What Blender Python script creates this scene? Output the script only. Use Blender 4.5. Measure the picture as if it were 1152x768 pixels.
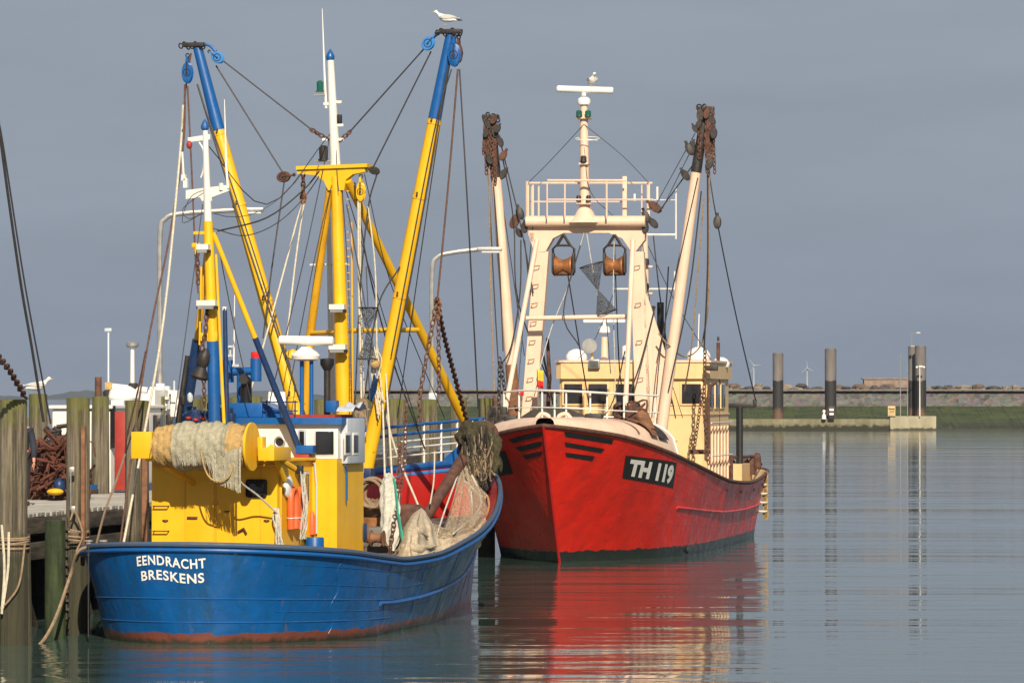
import bpy, bmesh, math, random
from mathutils import Vector, Matrix
from mathutils.bvhtree import BVHTree
R_ = math.radians
for o in list(bpy.data.objects): bpy.data.objects.remove(o)
scene = bpy.context.scene
C = scene.collection
random.seed(7)
# ------------------------------------------------------------ camera, sky, sun, exposure
F = 5455.0; EYE = 4.0; PITCH = math.atan(62/F)
cam = bpy.data.cameras.new('camera'); camo = bpy.data.objects.new('camera', cam); C.objects.link(camo)
cam.sensor_width = 36; cam.lens = 36*F/1152; cam.clip_start = 1; cam.clip_end = 30000
camo.location = (0, 0, EYE); camo.rotation_euler = (math.pi/2+PITCH, 0, 0)
scene.camera = camo
SUN_EL = R_(31); SUN_AZ = R_(-84)       # direction towards the sun, measured from +X
sdir = Vector((math.cos(SUN_EL)*math.cos(SUN_AZ), math.cos(SUN_EL)*math.sin(SUN_AZ), math.sin(SUN_EL)))
sun = bpy.data.lights.new('sun', 'SUN'); suno = bpy.data.objects.new('sun', sun); C.objects.link(suno)
sun.energy = 5.0; sun.angle = R_(0.5); sun.color = (1.0, 0.87, 0.68)
suno.rotation_euler = sdir.to_track_quat('Z', 'Y').to_euler()
suno.location = (0, -20, 40)
w = bpy.data.worlds.new('World'); scene.world = w; w.use_nodes = True
nt = w.node_tree; nt.nodes.clear()
sky = nt.nodes.new('ShaderNodeTexSky'); sky.sky_type = 'NISHITA'; sky.sun_disc = False
sky.sun_elevation = SUN_EL; sky.sun_rotation = math.pi/2-SUN_AZ; sky.air_density = 1.2; sky.dust_density = 2.0
bg1 = nt.nodes.new('ShaderNodeBackground'); bg1.inputs[1].default_value = 0.07
nt.links.new(sky.outputs[0], bg1.inputs[0])
tc = nt.nodes.new('ShaderNodeTexCoord'); sep = nt.nodes.new('ShaderNodeSeparateXYZ')
nt.links.new(tc.outputs['Generated'], sep.inputs[0])
rmp = nt.nodes.new('ShaderNodeValToRGB'); cr = rmp.color_ramp
cr.elements[0].position = 0.0; cr.elements[0].color = (0.220, 0.264, 0.340, 1)
cr.elements[1].position = 0.10; cr.elements[1].color = (0.252, 0.285, 0.350, 1)
e = cr.elements.new(0.5); e.color = (0.270, 0.293, 0.346, 1)
nt.links.new(sep.outputs[2], rmp.inputs[0])
mp = nt.nodes.new('ShaderNodeMapping'); mp.inputs['Scale'].default_value = (3, 3, 14)
nt.links.new(tc.outputs['Generated'], mp.inputs[0])
nz = nt.nodes.new('ShaderNodeTexNoise'); nz.inputs['Scale'].default_value = 4.0; nz.inputs['Detail'].default_value = 5
nt.links.new(mp.outputs[0], nz.inputs['Vector'])
mr = nt.nodes.new('ShaderNodeMapRange'); mr.inputs[1].default_value = .3; mr.inputs[2].default_value = .7
mr.inputs[3].default_value = .93; mr.inputs[4].default_value = 1.07
nt.links.new(nz.outputs[0], mr.inputs[0])
vm = nt.nodes.new('ShaderNodeVectorMath'); vm.operation = 'SCALE'
nt.links.new(rmp.outputs[0], vm.inputs[0]); nt.links.new(mr.outputs[0], vm.inputs['Scale'])
bg2 = nt.nodes.new('ShaderNodeBackground'); bg2.inputs[1].default_value = 1.0
nt.links.new(vm.outputs[0], bg2.inputs[0])
mx = nt.nodes.new('ShaderNodeMixShader'); mx.inputs[0].default_value = 0.9
nt.links.new(bg1.outputs[0], mx.inputs[1]); nt.links.new(bg2.outputs[0], mx.inputs[2])
wo = nt.nodes.new('ShaderNodeOutputWorld'); nt.links.new(mx.outputs[0], wo.inputs[0])
vs = scene.view_settings; vs.view_transform = 'Standard'; vs.look = 'None'; vs.exposure = 0.25; vs.gamma = 1
vs.use_curve_mapping = False
scene.render.engine = 'CYCLES'

# ------------------------------------------------------------ mapping helpers
def ray(u, v):
    a = (u-576)/F; b = (384-v)/F
    return Vector((a, math.cos(PITCH)-b*math.sin(PITCH), math.sin(PITCH)+b*math.cos(PITCH)))
CAM = Vector((0, 0, EYE))
def W(u, v, D):                      # world point at distance D along the view axis
    d = ray(u, v); return CAM + d*(D/d.y)
class Frame:
    def __init__(s, loc, rz):
        s.M = Matrix.Translation(loc) @ Matrix.Rotation(rz, 4, 'Z'); s.I = s.M.inverted(); s.rz = rz
    def pl(s, u, v, ax, c):
        o = s.I @ CAM; d = s.I.to_3x3() @ ray(u, v)
        return o + d*((c-o[ax])/d[ax])
    def y(s, u, v, c): return s.pl(u, v, 1, c)
    def x(s, u, v, c): return s.pl(u, v, 0, c)
WF = Frame((0, 0, 0), 0)

# ------------------------------------------------------------ mesh helpers
class MB:
    def __init__(s): s.v = []; s.f = []; s.m = []; s.mi = 0
    def add(s, vs, fs):
        n = len(s.v); s.v += [Vector(p) for p in vs]
        for f in fs: s.f.append([i+n for i in f]); s.m.append(s.mi)
        return s
    def tube(s, pts, r, n=8, cap=True):
        pts = [Vector(p) for p in pts]; k = len(pts)
        if not isinstance(r, (list, tuple)): r = [r]*k
        t0 = (pts[1]-pts[0]).normalized()
        up = Vector((0, 0, 1)) if abs(t0.z) < .9 else Vector((1, 0, 0))
        nrm = t0.cross(up).normalized(); vs = []
        for i, p in enumerate(pts):
            t = (pts[min(i+1, k-1)]-pts[max(i-1, 0)]).normalized()
            nrm = (nrm - t*nrm.dot(t)).normalized(); b = t.cross(nrm)
            for j in range(n):
                a = 2*math.pi*j/n; vs.append(p+(nrm*math.cos(a)+b*math.sin(a))*r[i])
        fs = [(i*n+j, i*n+(j+1) % n, (i+1)*n+(j+1) % n, (i+1)*n+j) for i in range(k-1) for j in range(n)]
        if cap: fs += [tuple(range(n))[::-1], tuple((k-1)*n+j for j in range(n))]
        return s.add(vs, fs)
    def cyl(s, a, b, r, r2=None, n=16): return s.tube([a, b], [r, r if r2 is None else r2], n)
    def box(s, c, d, bev=0.0, rz=0.0, M=None):
        bm = bmesh.new(); bmesh.ops.create_cube(bm, size=1)
        bmesh.ops.scale(bm, vec=d, verts=bm.verts)
        if bev: bmesh.ops.bevel(bm, geom=bm.edges[:], offset=bev, segments=2, affect='EDGES', profile=.6)
        T = Matrix.Translation(c) @ Matrix.Rotation(rz, 4, 'Z')
        if M: T = Matrix.Translation(c) @ M
        vs = [T @ v.co for v in bm.verts]; bm.verts.index_update()
        fs = [[v.index for v in f.verts] for f in bm.faces]; bm.free()
        return s.add(vs, fs)
    def prism(s, poly, ext):
        poly = [Vector(p) for p in poly]; ext = Vector(ext); n = len(poly)
        vs = poly + [p+ext for p in poly]
        return s.add(vs, [tuple(range(n))[::-1], tuple(range(n, 2*n))] + [(i, (i+1) % n, n+(i+1) % n, n+i) for i in range(n)])
    def lathe(s, prof, base, axis=(0, 0, 1), n=20):
        base = Vector(base); ax = Vector(axis).normalized()
        u = ax.orthogonal().normalized(); w_ = ax.cross(u); vs = []
        for r, h in prof:
            for j in range(n):
                a = 2*math.pi*j/n; vs.append(base+ax*h+(u*math.cos(a)+w_*math.sin(a))*max(r, 1e-4))
        k = len(prof)
        fs = [(i*n+j, i*n+(j+1) % n, (i+1)*n+(j+1) % n, (i+1)*n+j) for i in range(k-1) for j in range(n)]
        fs += [tuple(range(n))[::-1], tuple((k-1)*n+j for j in range(n))]
        return s.add(vs, fs)
    def grid(s, fn, nu, nv, cu=False):
        vs = [fn(i/(nu if cu else nu-1), j/(nv-1)) for j in range(nv) for i in range(nu)]
        fs = []
        for j in range(nv-1):
            for i in range(nu if cu else nu-1):
                fs.append((j*nu+i, j*nu+(i+1) % nu, (j+1)*nu+(i+1) % nu, (j+1)*nu+i))
        return s.add(vs, fs)
    def ball(s, c, r, n=14, m=9):
        c = Vector(c)
        if not isinstance(r, (tuple, list)): r = (r, r, r)
        return s.grid(lambda u, v: c+Vector((r[0]*math.sin(math.pi*v)*math.cos(2*math.pi*u), r[1]*math.sin(math.pi*v)*math.sin(2*math.pi*u), -r[2]*math.cos(math.pi*v))), n, m, True)
    def torus(s, c, R, r, axis=(0, 0, 1), n=20, m=8, ez=1.0, up=None):
        c = Vector(c); ax = Vector(axis).normalized()
        u = Vector(up).normalized() if up is not None else ax.orthogonal().normalized(); w_ = ax.cross(u); vs = []
        for i in range(n):
            a = 2*math.pi*i/n; d = u*math.cos(a)*ez+w_*math.sin(a); p = c+d*R; dn = (u*math.cos(a)+w_*math.sin(a)).normalized()
            for j in range(m):
                b = 2*math.pi*j/m; vs.append(p+(dn*math.cos(b)+ax*math.sin(b))*r)
        return s.add(vs, [(i*m+j, i*m+(j+1) % m, ((i+1) % n)*m+(j+1) % m, ((i+1) % n)*m+j) for i in range(n) for j in range(m)])
    def chain(s, pts, L=.12, r=.014):
        pts = [Vector(p) for p in pts]; acc = 0; k = 0; step = L*.78
        for a, b in zip(pts, pts[1:]):
            d = (b-a); ln = d.length
            if ln < 1e-6: continue
            t = d/ln; q = step-acc if acc else 0
            while q <= ln:
                o = t.orthogonal().normalized(); o2 = t.cross(o)
                s.torus(a+t*q, L*.32, r, o if k % 2 else o2, 8, 4, 1.6, t); k += 1; q += step
            acc = (ln-(q-step)) or 1e-9
        return s
    def xf(s, M): s.v = [M @ p for p in s.v]; return s
    def build(s, name, mats, parent=None, sharp=35, label=None, smooth=True):
        me = bpy.data.meshes.new(name); me.from_pydata([tuple(p) for p in s.v], [], s.f)
        if not isinstance(mats, (list, tuple)): mats = [mats]
        for m in mats: me.materials.append(m)
        me.polygons.foreach_set('material_index', s.m)
        me.polygons.foreach_set('use_smooth', [smooth]*len(s.f))
        bm = bmesh.new(); bm.from_mesh(me); bmesh.ops.recalc_face_normals(bm, faces=bm.faces); bm.to_mesh(me); bm.free()
        if smooth: me.set_sharp_from_angle(angle=R_(sharp))
        me.update()
        o = bpy.data.objects.new(name, me); C.objects.link(o)
        if parent: o.parent = parent
        if label: o['label'] = label
        return o
def tag(o, label, cat, group=None):
    o['label'] = label; o['category'] = cat
    if group: o['group'] = group
    return o
def thing(name, label, cat, loc=(0, 0, 0), rz=0, group=None):
    o = bpy.data.objects.new(name, None); C.objects.link(o); o.location = loc; o.rotation_euler = (0, 0, rz)
    o.empty_display_size = .3
    return tag(o, label, cat, group)
def solo(name, mb, mats, label, cat, group=None, fr=None, **k):     # a one-mesh thing, origin moved to its base
    if fr: mb.xf(fr.M)
    xs = [p.x for p in mb.v]; ys = [p.y for p in mb.v]; zs = [p.z for p in mb.v]
    b = Vector(((min(xs)+max(xs))/2, (min(ys)+max(ys))/2, min(zs)))
    mb.v = [p-b for p in mb.v]
    o = mb.build(name, mats, **k); o.location = b
    return tag(o, label, cat, group)
def struct(name, mb, mats, **k):
    o = mb.build(name, mats, **k); o['kind'] = 'structure'; return o
def sag(a, b, s_=.1, n=8):
    a, b = Vector(a), Vector(b)
    return [a.lerp(b, i/n)+Vector((0, 0, -4*s_*(i/n)*(1-i/n))) for i in range(n+1)]
def smoothpath(pts, n=6):
    pts = [Vector(p) for p in pts]; out = []
    P = [pts[0]*2-pts[1]]+pts+[pts[-1]*2-pts[-2]]
    for i in range(1, len(P)-2):
        for k in range(n):
            t = k/n; a, b, c, d = P[i-1], P[i], P[i+1], P[i+2]
            out.append(.5*((2*b)+(c-a)*t+(2*a-5*b+4*c-d)*t*t+(3*b-a-3*c+d)*t**3))
    return out+[pts[-1]]

# ------------------------------------------------------------ materials
class MT:
    def __init__(s, name):
        s.m = bpy.data.materials.new(name); s.m.use_nodes = True; s.t = s.m.node_tree
        s.b = s.t.nodes['Principled BSDF']; s.out = s.t.nodes['Material Output']
        s.tc = s.t.nodes.new('ShaderNodeTexCoord')
    def n(s, t): return s.t.nodes.new(t)
    def l(s, a, b): s.t.links.new(a, b)
    def map(s, scale=(1, 1, 1)):
        m = s.n('ShaderNodeMapping'); m.inputs['Scale'].default_value = scale; s.l(s.tc.outputs['Object'], m.inputs[0]); return m.outputs[0]
    def noise(s, sc, det=4, rough=.55, scale=(1, 1, 1), dist=0):
        x = s.n('ShaderNodeTexNoise'); x.inputs['Scale'].default_value = sc; x.inputs['Detail'].default_value = det
        x.inputs['Roughness'].default_value = rough; x.inputs['Distortion'].default_value = dist
        s.l(s.map(scale), x.inputs['Vector']); return x.outputs[0]
    def ramp(s, f, a, b, lo=0., hi=1.):
        x = s.n('ShaderNodeMapRange'); x.inputs[1].default_value = a; x.inputs[2].default_value = b
        x.inputs[3].default_value = lo; x.inputs[4].default_value = hi; s.l(f, x.inputs[0]); return x.outputs[0]
    def math(s, op, a, b):
        x = s.n('ShaderNodeMath'); x.operation = op
        for i, q in enumerate((a, b)):
            if isinstance(q, (int, float)): x.inputs[i].default_value = q
            else: s.l(q, x.inputs[i])
        return x.outputs[0]
    def mix(s, fac, a, b):
        x = s.n('ShaderNodeMix'); x.data_type = 'RGBA'
        if isinstance(fac, (int, float)): x.inputs[0].default_value = fac
        else: s.l(fac, x.inputs[0])
        for i, q in ((6, a), (7, b)):
            if isinstance(q, tuple): x.inputs[i].default_value = (*q, 1)
            else: s.l(q, x.inputs[i])
        return x.outputs[2]
    def bump(s, h, st=.3, d=.01):
        x = s.n('ShaderNodeBump'); x.inputs['Strength'].default_value = st; x.inputs['Distance'].default_value = d
        s.l(h, x.inputs['Height']); s.l(x.outputs[0], s.b.inputs['Normal'])
    def xyz(s):
        x = s.n('ShaderNodeSeparateXYZ'); s.l(s.tc.outputs['Object'], x.inputs[0]); return x.outputs
    def base(s, c): s.l(c, s.b.inputs['Base Color'])
def dk(c, k): return tuple(q*k for q in c)
RUST = (.16, .055, .02)
def paint(name, col, rough=.42, rust=.5, grime=.35, gcol=(.10, .085, .07), streak=True, fine=1.0):
    m = MT(name)
    c = m.mix(m.ramp(m.noise(1.3*fine, 5), .3, .72), dk(col, .84), col)
    if grime:
        g = m.ramp(m.noise(2.2*fine, 6, .65, (2.6, 2.6, .22) if streak else (1, 1, 1)), .50, .85, 0, grime)
        c = m.mix(g, c, gcol)
    if rust:
        r = m.ramp(m.noise(4.5*fine, 8, .7), .71-.06*rust, .76-.06*rust)
        c = m.mix(r, c, RUST)
        r2 = m.ramp(m.noise(3.1*fine, 6, .7, (3.5, 3.5, .16)), .66-.03*rust, .86, 0, .55*min(rust, 1.3))
        c = m.mix(r2, c, (.22, .09, .03))
    m.base(c)
    m.l(m.ramp(m.noise(6, 4), .3, .7, rough-.08, rough+.14), m.b.inputs['Roughness'])
    m.bump(m.noise(9, 5), .25, .004)
    return m.m
def plain(name, col, rough=.6, metal=0, var=.25, sc=5, bump=.2):
    m = MT(name)
    m.base(m.mix(m.ramp(m.noise(sc, 5), .3, .7), dk(col, 1-var), dk(col, 1+var*.5)))
    m.b.inputs['Roughness'].default_value = rough; m.b.inputs['Metallic'].default_value = metal
    m.bump(m.noise(sc*4, 4), bump, .005); return m.m
BLUE = (.003, .095, .34); YEL = (.84, .475, .008); CREAM = (.80, .55, .27); PEACH = (.80, .58, .44)
M = {}
M['blue'] = paint('blue_paint', BLUE, .38, .35, .3)
M['bluelight'] = paint('light_blue_paint', (.04, .22, .60), .4, .3, .3)
M['navy'] = paint('navy_paint', (.008, .035, .12), .4, .7, .5, (.02, .02, .02))
M['yellow'] = paint('yellow_paint', YEL, .42, .42, .22, (.35, .16, .02))
M['yellowmast'] = paint('mast_yellow_paint', YEL, .42, .75, .30, (.35, .16, .02))
M['yellowworn'] = paint('worn_yellow_paint', (.74, .40, .015), .45, 1.1, .55, (.22, .10, .03))
M['white'] = paint('white_paint', (.78, .76, .72), .38, .3, .3, (.35, .28, .2))
M['greywhite'] = paint('pale_grey_paint', (.50, .55, .62), .45, .5, .5, (.25, .22, .2))
M['cream'] = paint('cream_paint', CREAM, .45, .45, .3, (.40, .24, .10))
M['peach'] = paint('peach_paint', PEACH, .45, .7, .4, (.42, .26, .14))
M['red'] = paint('red_paint', (.55, .012, .010), .4, .4, .4)
M['reddeck'] = plain('red_oxide', (.35, .03, .02), .6)
M['rust'] = plain('rusty_steel', (.11, .05, .034), .85, 0, .55, 7, .6)
M['rustorange'] = plain('orange_rust', (.22, .10, .05), .8, 0, .5, 6, .5)
M['darkmetal'] = plain('dark_greasy_metal', (.035, .03, .028), .55, .2, .5, 9, .5)
M['steel'] = plain('galvanised_steel', (.38, .38, .37), .45, .5, .25)
M['wire'] = plain('steel_wire', (.045, .042, .045), .6, .2, .3, 20)
M['rustwire'] = plain('rusty_wire', (.13, .065, .045), .8, 0, .4, 12)
M['rope'] = plain('pale_rope', (.60, .55, .43), .9, 0, .25, 18)
M['brownrope'] = plain('brown_rope', (.28, .20, .13), .9, 0, .35, 14)
M['rubber'] = plain('black_rubber', (.018, .018, .018), .75)
M['black'] = plain('black_paint', (.014, .014, .015), .5)
M['plastic'] = plain('white_plastic', (.80, .79, .76), .3, 0, .06)
M['glassdark'] = plain('lamp_glass', (.10, .11, .11), .12, 0, .2)
M['letter'] = paint('white_letter_paint', (.88, .86, .82), .5, .2, .25, (.4, .3, .25))
M['orange'] = plain('orange_plastic', (.75, .13, .03), .5, 0, .25)
M['redlamp'] = plain('red_lamp_plastic', (.75, .03, .03), .35)
M['greenlamp'] = plain('green_lamp_glass', (.01, .10, .07), .2)
M['brass'] = plain('bronze_roller', (.34, .14, .05), .5, .3, .5, 6)
M['signyellow'] = plain('faded_sign_paint', (.55, .40, .20), .7)
M['green'] = plain('green_twine', (.02, .30, .20), .8)
m = MT('window_glass'); m.base(m.mix(m.ramp(m.noise(1.2, 3), .35, .65), (.012, .013, .015), (.035, .035, .04)))
m.b.inputs['Roughness'].default_value = .06; M['glass'] = m.m
# blue hull: boot-top in red oxide, streaks, weld waviness
def hullmat(name, col, boot, zb, rustk, streakcol, dull):
    m = MT(name); X = m.xyz()
    c = m.mix(m.ramp(m.noise(.9, 6, .6), .32, .7), dk(col, .72), dk(col, 1.08))
    c = m.mix(m.ramp(m.noise(1.5, 7, .7, (2.2, 2.2, .25)), .49, .76, 0, dull), c, streakcol)
    c = m.mix(m.ramp(m.noise(2.6, 8, .75, (3, 3, .10)), .60, .78, 0, .65*rustk), c, (.24, .10, .035))
    c = m.mix(m.ramp(m.noise(5.5, 9, .75), .66, .70, 0, .9*rustk), c, RUST)
    if 'blue' in name:      # salt-bleached, scoured paint forward of the deckhouse
        sc_ = m.math('MULTIPLY', m.ramp(X[1], 3.5, 9.5, 0, .85), m.ramp(m.noise(1.7, 7, .7, (2.5, 2.5, .3)), .32, .58))
        c = m.mix(sc_, c, (.035, .115, .165))
    # pale rub marks, chipped primer and fender scrapes
    c = m.mix(m.ramp(m.noise(9, 8, .8, (.5, .5, 2.5)), .66, .70, 0, .55), c, dk(streakcol, .8))
    c = m.mix(m.ramp(m.noise(1.1, 10, .85, (1.5, 1.5, 1.2)), .60, .68, 0, .30), c, dk(streakcol, 1.2))
    c = m.mix(m.ramp(m.noise(2.0, 9, .8, (.7, .7, 5)), .68, .76, 0, .35), c, (.45, .48, .5))
    zz = m.math('ADD', X[2], m.ramp(m.noise(3.0, 8, .7, (1, 1, 1.5)), .3, .7, -.05, .05))
    c = m.mix(m.ramp(zz, zb+.02, zb), c, boot)
    grow = m.math('ADD', X[2], m.ramp(m.noise(5.0, 6, .7), .3, .7, -.06, .06))
    c = m.mix(m.ramp(grow, .10, .02, 0, .9), c, (.02, .028, .018))
    m.base(c)
    m.l(m.ramp(m.noise(3, 5), .3, .7, .24, .46), m.b.inputs['Roughness'])
    h = m.math('ADD', m.math('ADD', m.noise(.8, 3), m.math('MULTIPLY', m.noise(2.4, 3), .42)), m.math('MULTIPLY', m.noise(8, 6, .6), .12))
    fm = m.math('MULTIPLY', m.math('POWER', m.math('ABSOLUTE', m.math('SINE', m.math('MULTIPLY', X[1], 3.9), 0), 0), .5), .10)
    h = m.math('ADD', h, fm)
    m.bump(h, .9, .06)
    return m.m
M['hullblue'] = hullmat('blue_hull_paint', (.002, .092, .32), (.15, .045, .03), .16, .95, (.01, .050, .10), .9)
M['hullred'] = hullmat('red_hull_paint', (.74, .018, .007), (.018, .024, .022), .25, .7, (.30, .03, .02), .38)
def wood(name, green=0.5):
    m = MT(name); X = m.xyz()
    c = m.mix(m.ramp(m.noise(6, 6, .65, (3, 3, .18)), .3, .7), (.060, .046, .030), (.30, .255, .185))
    c = m.mix(m.ramp(m.noise(4.5, 7, .75, (3, 3, .05)), .52, .60, 0, .85), c, (.035, .028, .02)); c = m.mix(m.ramp(m.noise(2, 5), .45, .75, 0, .5), c, (.12, .11, .055))
    # algae from the tidal zone and moss on the weathered head
    z = m.math('ADD', X[2], m.ramp(m.noise(3, 5), .3, .7, -.5, .5))
    c = m.mix(m.ramp(z, 2.1, 1.2, 0, .85), c, (.028, .030, .014))
    c = m.mix(m.ramp(z, 3.35, 3.8, 0, green), c, (.14, .145, .035))
    m.base(c); m.b.inputs['Roughness'].default_value = .9
    m.bump(m.noise(5, 7, .75, (3, 3, .06)), 1, .05); return m.m
M['pile'] = wood('weathered_pile_timber', .75)
m = MT('deck_planks'); c = m.mix(m.ramp(m.noise(5, 5, .6, (.4, 4, 1)), .3, .7), (.22, .21, .19), (.44, .42, .38))
m.base(c); m.b.inputs['Roughness'].default_value = .9; m.bump(m.noise(8, 5), .5, .02); M['planks'] = m.m
m = MT('wet_dark_timber'); c = m.mix(m.ramp(m.noise(4, 6, .6, (1, .3, 3)), .35, .7), (.022, .018, .014), (.10, .08, .055))
m.base(c); m.b.inputs['Roughness'].default_value = .85; m.bump(m.noise(8, 6), .7, .03); M['beam'] = m.m
m = MT('mossy_timber'); c = m.mix(m.ramp(m.noise(5, 6, .6, (2, 2, .3)), .35, .7), (.012, .022, .008), (.045, .065, .022))
m.base(c); m.b.inputs['Roughness'].default_value = .85; m.bump(m.noise(8, 6), .7, .03); M['moss'] = m.m
def netmat(name, col, alpha=.8, sc=48, bs=.9):
    m = MT(name)
    m.base(m.mix(m.ramp(m.noise(14, 6, .7), .3, .7), dk(col, .6), dk(col, 1.15)))
    m.b.inputs['Roughness'].default_value = .95
    m.bump(m.noise(40, 4, .6), bs, .02)
    if alpha < 1:
        wv = m.n('ShaderNodeTexVoronoi'); wv.feature = 'DISTANCE_TO_EDGE'; wv.inputs['Scale'].default_value = sc
        m.l(m.map(), wv.inputs['Vector'])
        k = m.ramp(wv.outputs[0], .02+.16*alpha, .06+.20*alpha, 1, 0)
        m.l(k, m.b.inputs['Alpha'])
    return m.m
M['net'] = netmat('tan_netting', (.50, .41, .29), .42)
M['netthick'] = netmat('thick_tan_netting', (.48, .40, .29), 1, 22, .4)
M['netgrey'] = netmat('grey_green_netting', (.40, .37, .27), 1)
M['nettan'] = netmat('golden_twine', (.50, .33, .13), 1)
M['netwhite'] = netmat('white_netting', (.58, .57, .50), 1)
M['netdark'] = netmat('dark_netting', (.06, .06, .055), .30, 30)
M['greasygrey'] = paint('worn_grey_metal', (.16, .155, .14), .55, 1.6, .9, (.05, .04, .03))
M['weed'] = plain('weedy_green_growth', (.060, .052, .026), .95, 0, .6, 12, 1)

# ------------------------------------------------------------ hull generator
def pchip(tab):
    xs = [t[0] for t in tab]; ys = [t[1] for t in tab]; n = len(xs)
    d = [(ys[i+1]-ys[i])/(xs[i+1]-xs[i]) for i in range(n-1)]
    m_ = [d[0]]+[0 if d[i-1]*d[i] <= 0 else 2*d[i-1]*d[i]/(d[i-1]+d[i]) for i in range(1, n-1)]+[d[-1]]
    def f(x):
        if x <= xs[0]: return ys[0]
        if x >= xs[-1]: return ys[-1]
        i = 0
        while x > xs[i+1]: i += 1
        h = xs[i+1]-xs[i]; t = (x-xs[i])/h
        return ((2*t**3-3*t*t+1)*ys[i]+(t**3-2*t*t+t)*h*m_[i]+(-2*t**3+3*t*t)*ys[i+1]+(t**3-t*t)*h*m_[i+1])
    return f
class Hull:
    def __init__(s, sh, wl, zs, ysh, ywl, rsh, rwl, e=1.2, zdeck=.75):
        s.sh = pchip(sh); s.wl = pchip(wl); s.zs = pchip(zs); s.ysh = ysh; s.ywl = ywl; s.rsh = rsh; s.rwl = rwl; s.e = e; s.zd = zdeck
    def rnd(s, y, y0, r):
        q = max(0., min(1., (y-y0)/r[0])); return (1-(1-q)**r[1])**(1/r[1])
    def bs(s, y): return s.sh(y)*s.rnd(y, s.ysh[0], s.rsh)
    def bw(s, y): return s.wl(y)*s.rnd(y, s.ywl[0], s.rwl)
    def pt(s, v, t, side, inset=0.):
        ya = s.ysh[0]+t*(s.ysh[1]-s.ysh[0]); yb = s.ywl[0]+t*(s.ywl[1]-s.ywl[0])
        vv = max(v, 0); y = yb+(ya-yb)*vv; b = s.bw(yb)+(s.bs(ya)-s.bw(yb))*vv**s.e
        z = v*s.zs(ya)
        if v < 0: b *= 1+.5*v
        if inset:
            y0 = s.ywl[0]+(s.ysh[0]-s.ywl[0])*vv; y1 = s.ywl[1]+(s.ysh[1]-s.ywl[1])*vv; y = y0+inset+(y-y0)*(y1-y0-2.2*inset)/(y1-y0); b = max(b-inset, 0)
        return Vector((side*b, y, z))
    def ts(s, n=72): return [(1-math.cos(math.pi*i/n))/2 for i in range(n+1)]
    def skin(s, vl=(-.35, 0, .12, .25, .4, .55, .7, .85, 1)):
        mb = MB(); ts = s.ts(); ring = [(t, 1) for t in ts]+[(t, -1) for t in ts[::-1][1:-1]]
        vs = [s.pt(v, t, sd) for v in vl for t, sd in ring]; n = len(ring)
        return mb.add(vs, [(i*n+j, i*n+(j+1) % n, (i+1)*n+(j+1) % n, (i+1)*n+j) for i in range(len(vl)-1) for j in range(n)])
    def zdk(s, y): return s.zs(y)-s.zdf(y)
    def zdf(s, y): return s.zd(y) if callable(s.zd) else s.zd
    def lining(s):
        mb = MB(); ts = s.ts(); ring = [(t, 1) for t in ts]+[(t, -1) for t in ts[::-1][1:-1]]; n = len(ring)
        vs = []; K = 5
        for k in range(K): vs += [s.low(t, sd, .05+.012*k, k/(K-1)) for t, sd in ring]
        return mb.add(vs, [(i*n+j, i*n+(j+1) % n, (i+1)*n+(j+1) % n, (i+1)*n+j) for i in range(K-1) for j in range(n)])
    def low(s, t, sd, inset, dz):
        ya = s.ysh[0]+t*(s.ysh[1]-s.ysh[0]); return s.pt(1-dz*s.zdf(ya)/s.zs(ya), t, sd, inset)
    def deck(s):
        mb = MB(); ts = s.ts()
        a = [s.low(t, 1, .09, .985) for t in ts]; b = [Vector((-p.x, p.y, p.z)) for p in a]; n = len(a)
        return mb.add(a+b, [(j, j+1, n+j+1, n+j) for j in range(n-1)])
    def rail(s, r=.05, v=1.0, t0=None, t1=None, side=None, dz=0, out=0.):
        mb = MB()
        if side is None:
            ts = s.ts(); ring = [(t, 1) for t in ts]+[(t, -1) for t in ts[::-1][1:-1]]+[(0, 1), (ts[1], 1)]
        else: ring = [(t0+(t1-t0)*i/60, side) for i in range(61)]
        return mb.tube([s.pt(v, t, sd)+Vector((0, 0, dz))+Vector((sd*out, 0, 0)) for t, sd in ring], r, 8)
def bvh(mb): return BVHTree.FromPolygons([tuple(p) for p in mb.v], mb.f)
def proj(tree, p, d, off):
    d = Vector(d); h = tree.ray_cast(Vector(p), d)
    if h[0] is None: return Vector(p)+d*3
    nn = h[1] if h[1].dot(d) < 0 else -h[1]
    return h[0]+nn*off
def hit(tree, fr, u, v):
    o = fr.I @ CAM; d = (fr.I.to_3x3() @ ray(u, v)).normalized(); return tree.ray_cast(o, d)[0]
def text2d(txt, bold=.0, sp=1.0, cuts=2):
    cu = bpy.data.curves.new('t', 'FONT'); cu.body = txt; cu.offset = bold; cu.space_character = sp; cu.resolution_u = 4
    ob = bpy.data.objects.new('t', cu); C.objects.link(ob)
    bpy.context.view_layer.update(); dg = bpy.context.evaluated_depsgraph_get()
    me = bpy.data.meshes.new_from_object(ob.evaluated_get(dg))
    bm = bmesh.new(); bm.from_mesh(me); bmesh.ops.triangulate(bm, faces=bm.faces)
    if cuts: bmesh.ops.subdivide_edges(bm, edges=[e for e in bm.edges if e.calc_length() > .12], cuts=cuts, use_grid_fill=True)
    bmesh.ops.triangulate(bm, faces=bm.faces)
    bm.verts.index_update()
    vs = [v.co.copy() for v in bm.verts]; fs = [[v.index for v in f.verts] for f in bm.faces]; bm.free()
    bpy.data.objects.remove(ob); bpy.data.meshes.remove(me); bpy.data.curves.remove(cu)
    x0 = min(v.x for v in vs); x1 = max(v.x for v in vs); y0 = min(v.y for v in vs); y1 = max(v.y for v in vs)
    return [((v.x-x0)/(x1-x0), (v.y-y0)/(y1-y0)) for v in vs], fs

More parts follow.
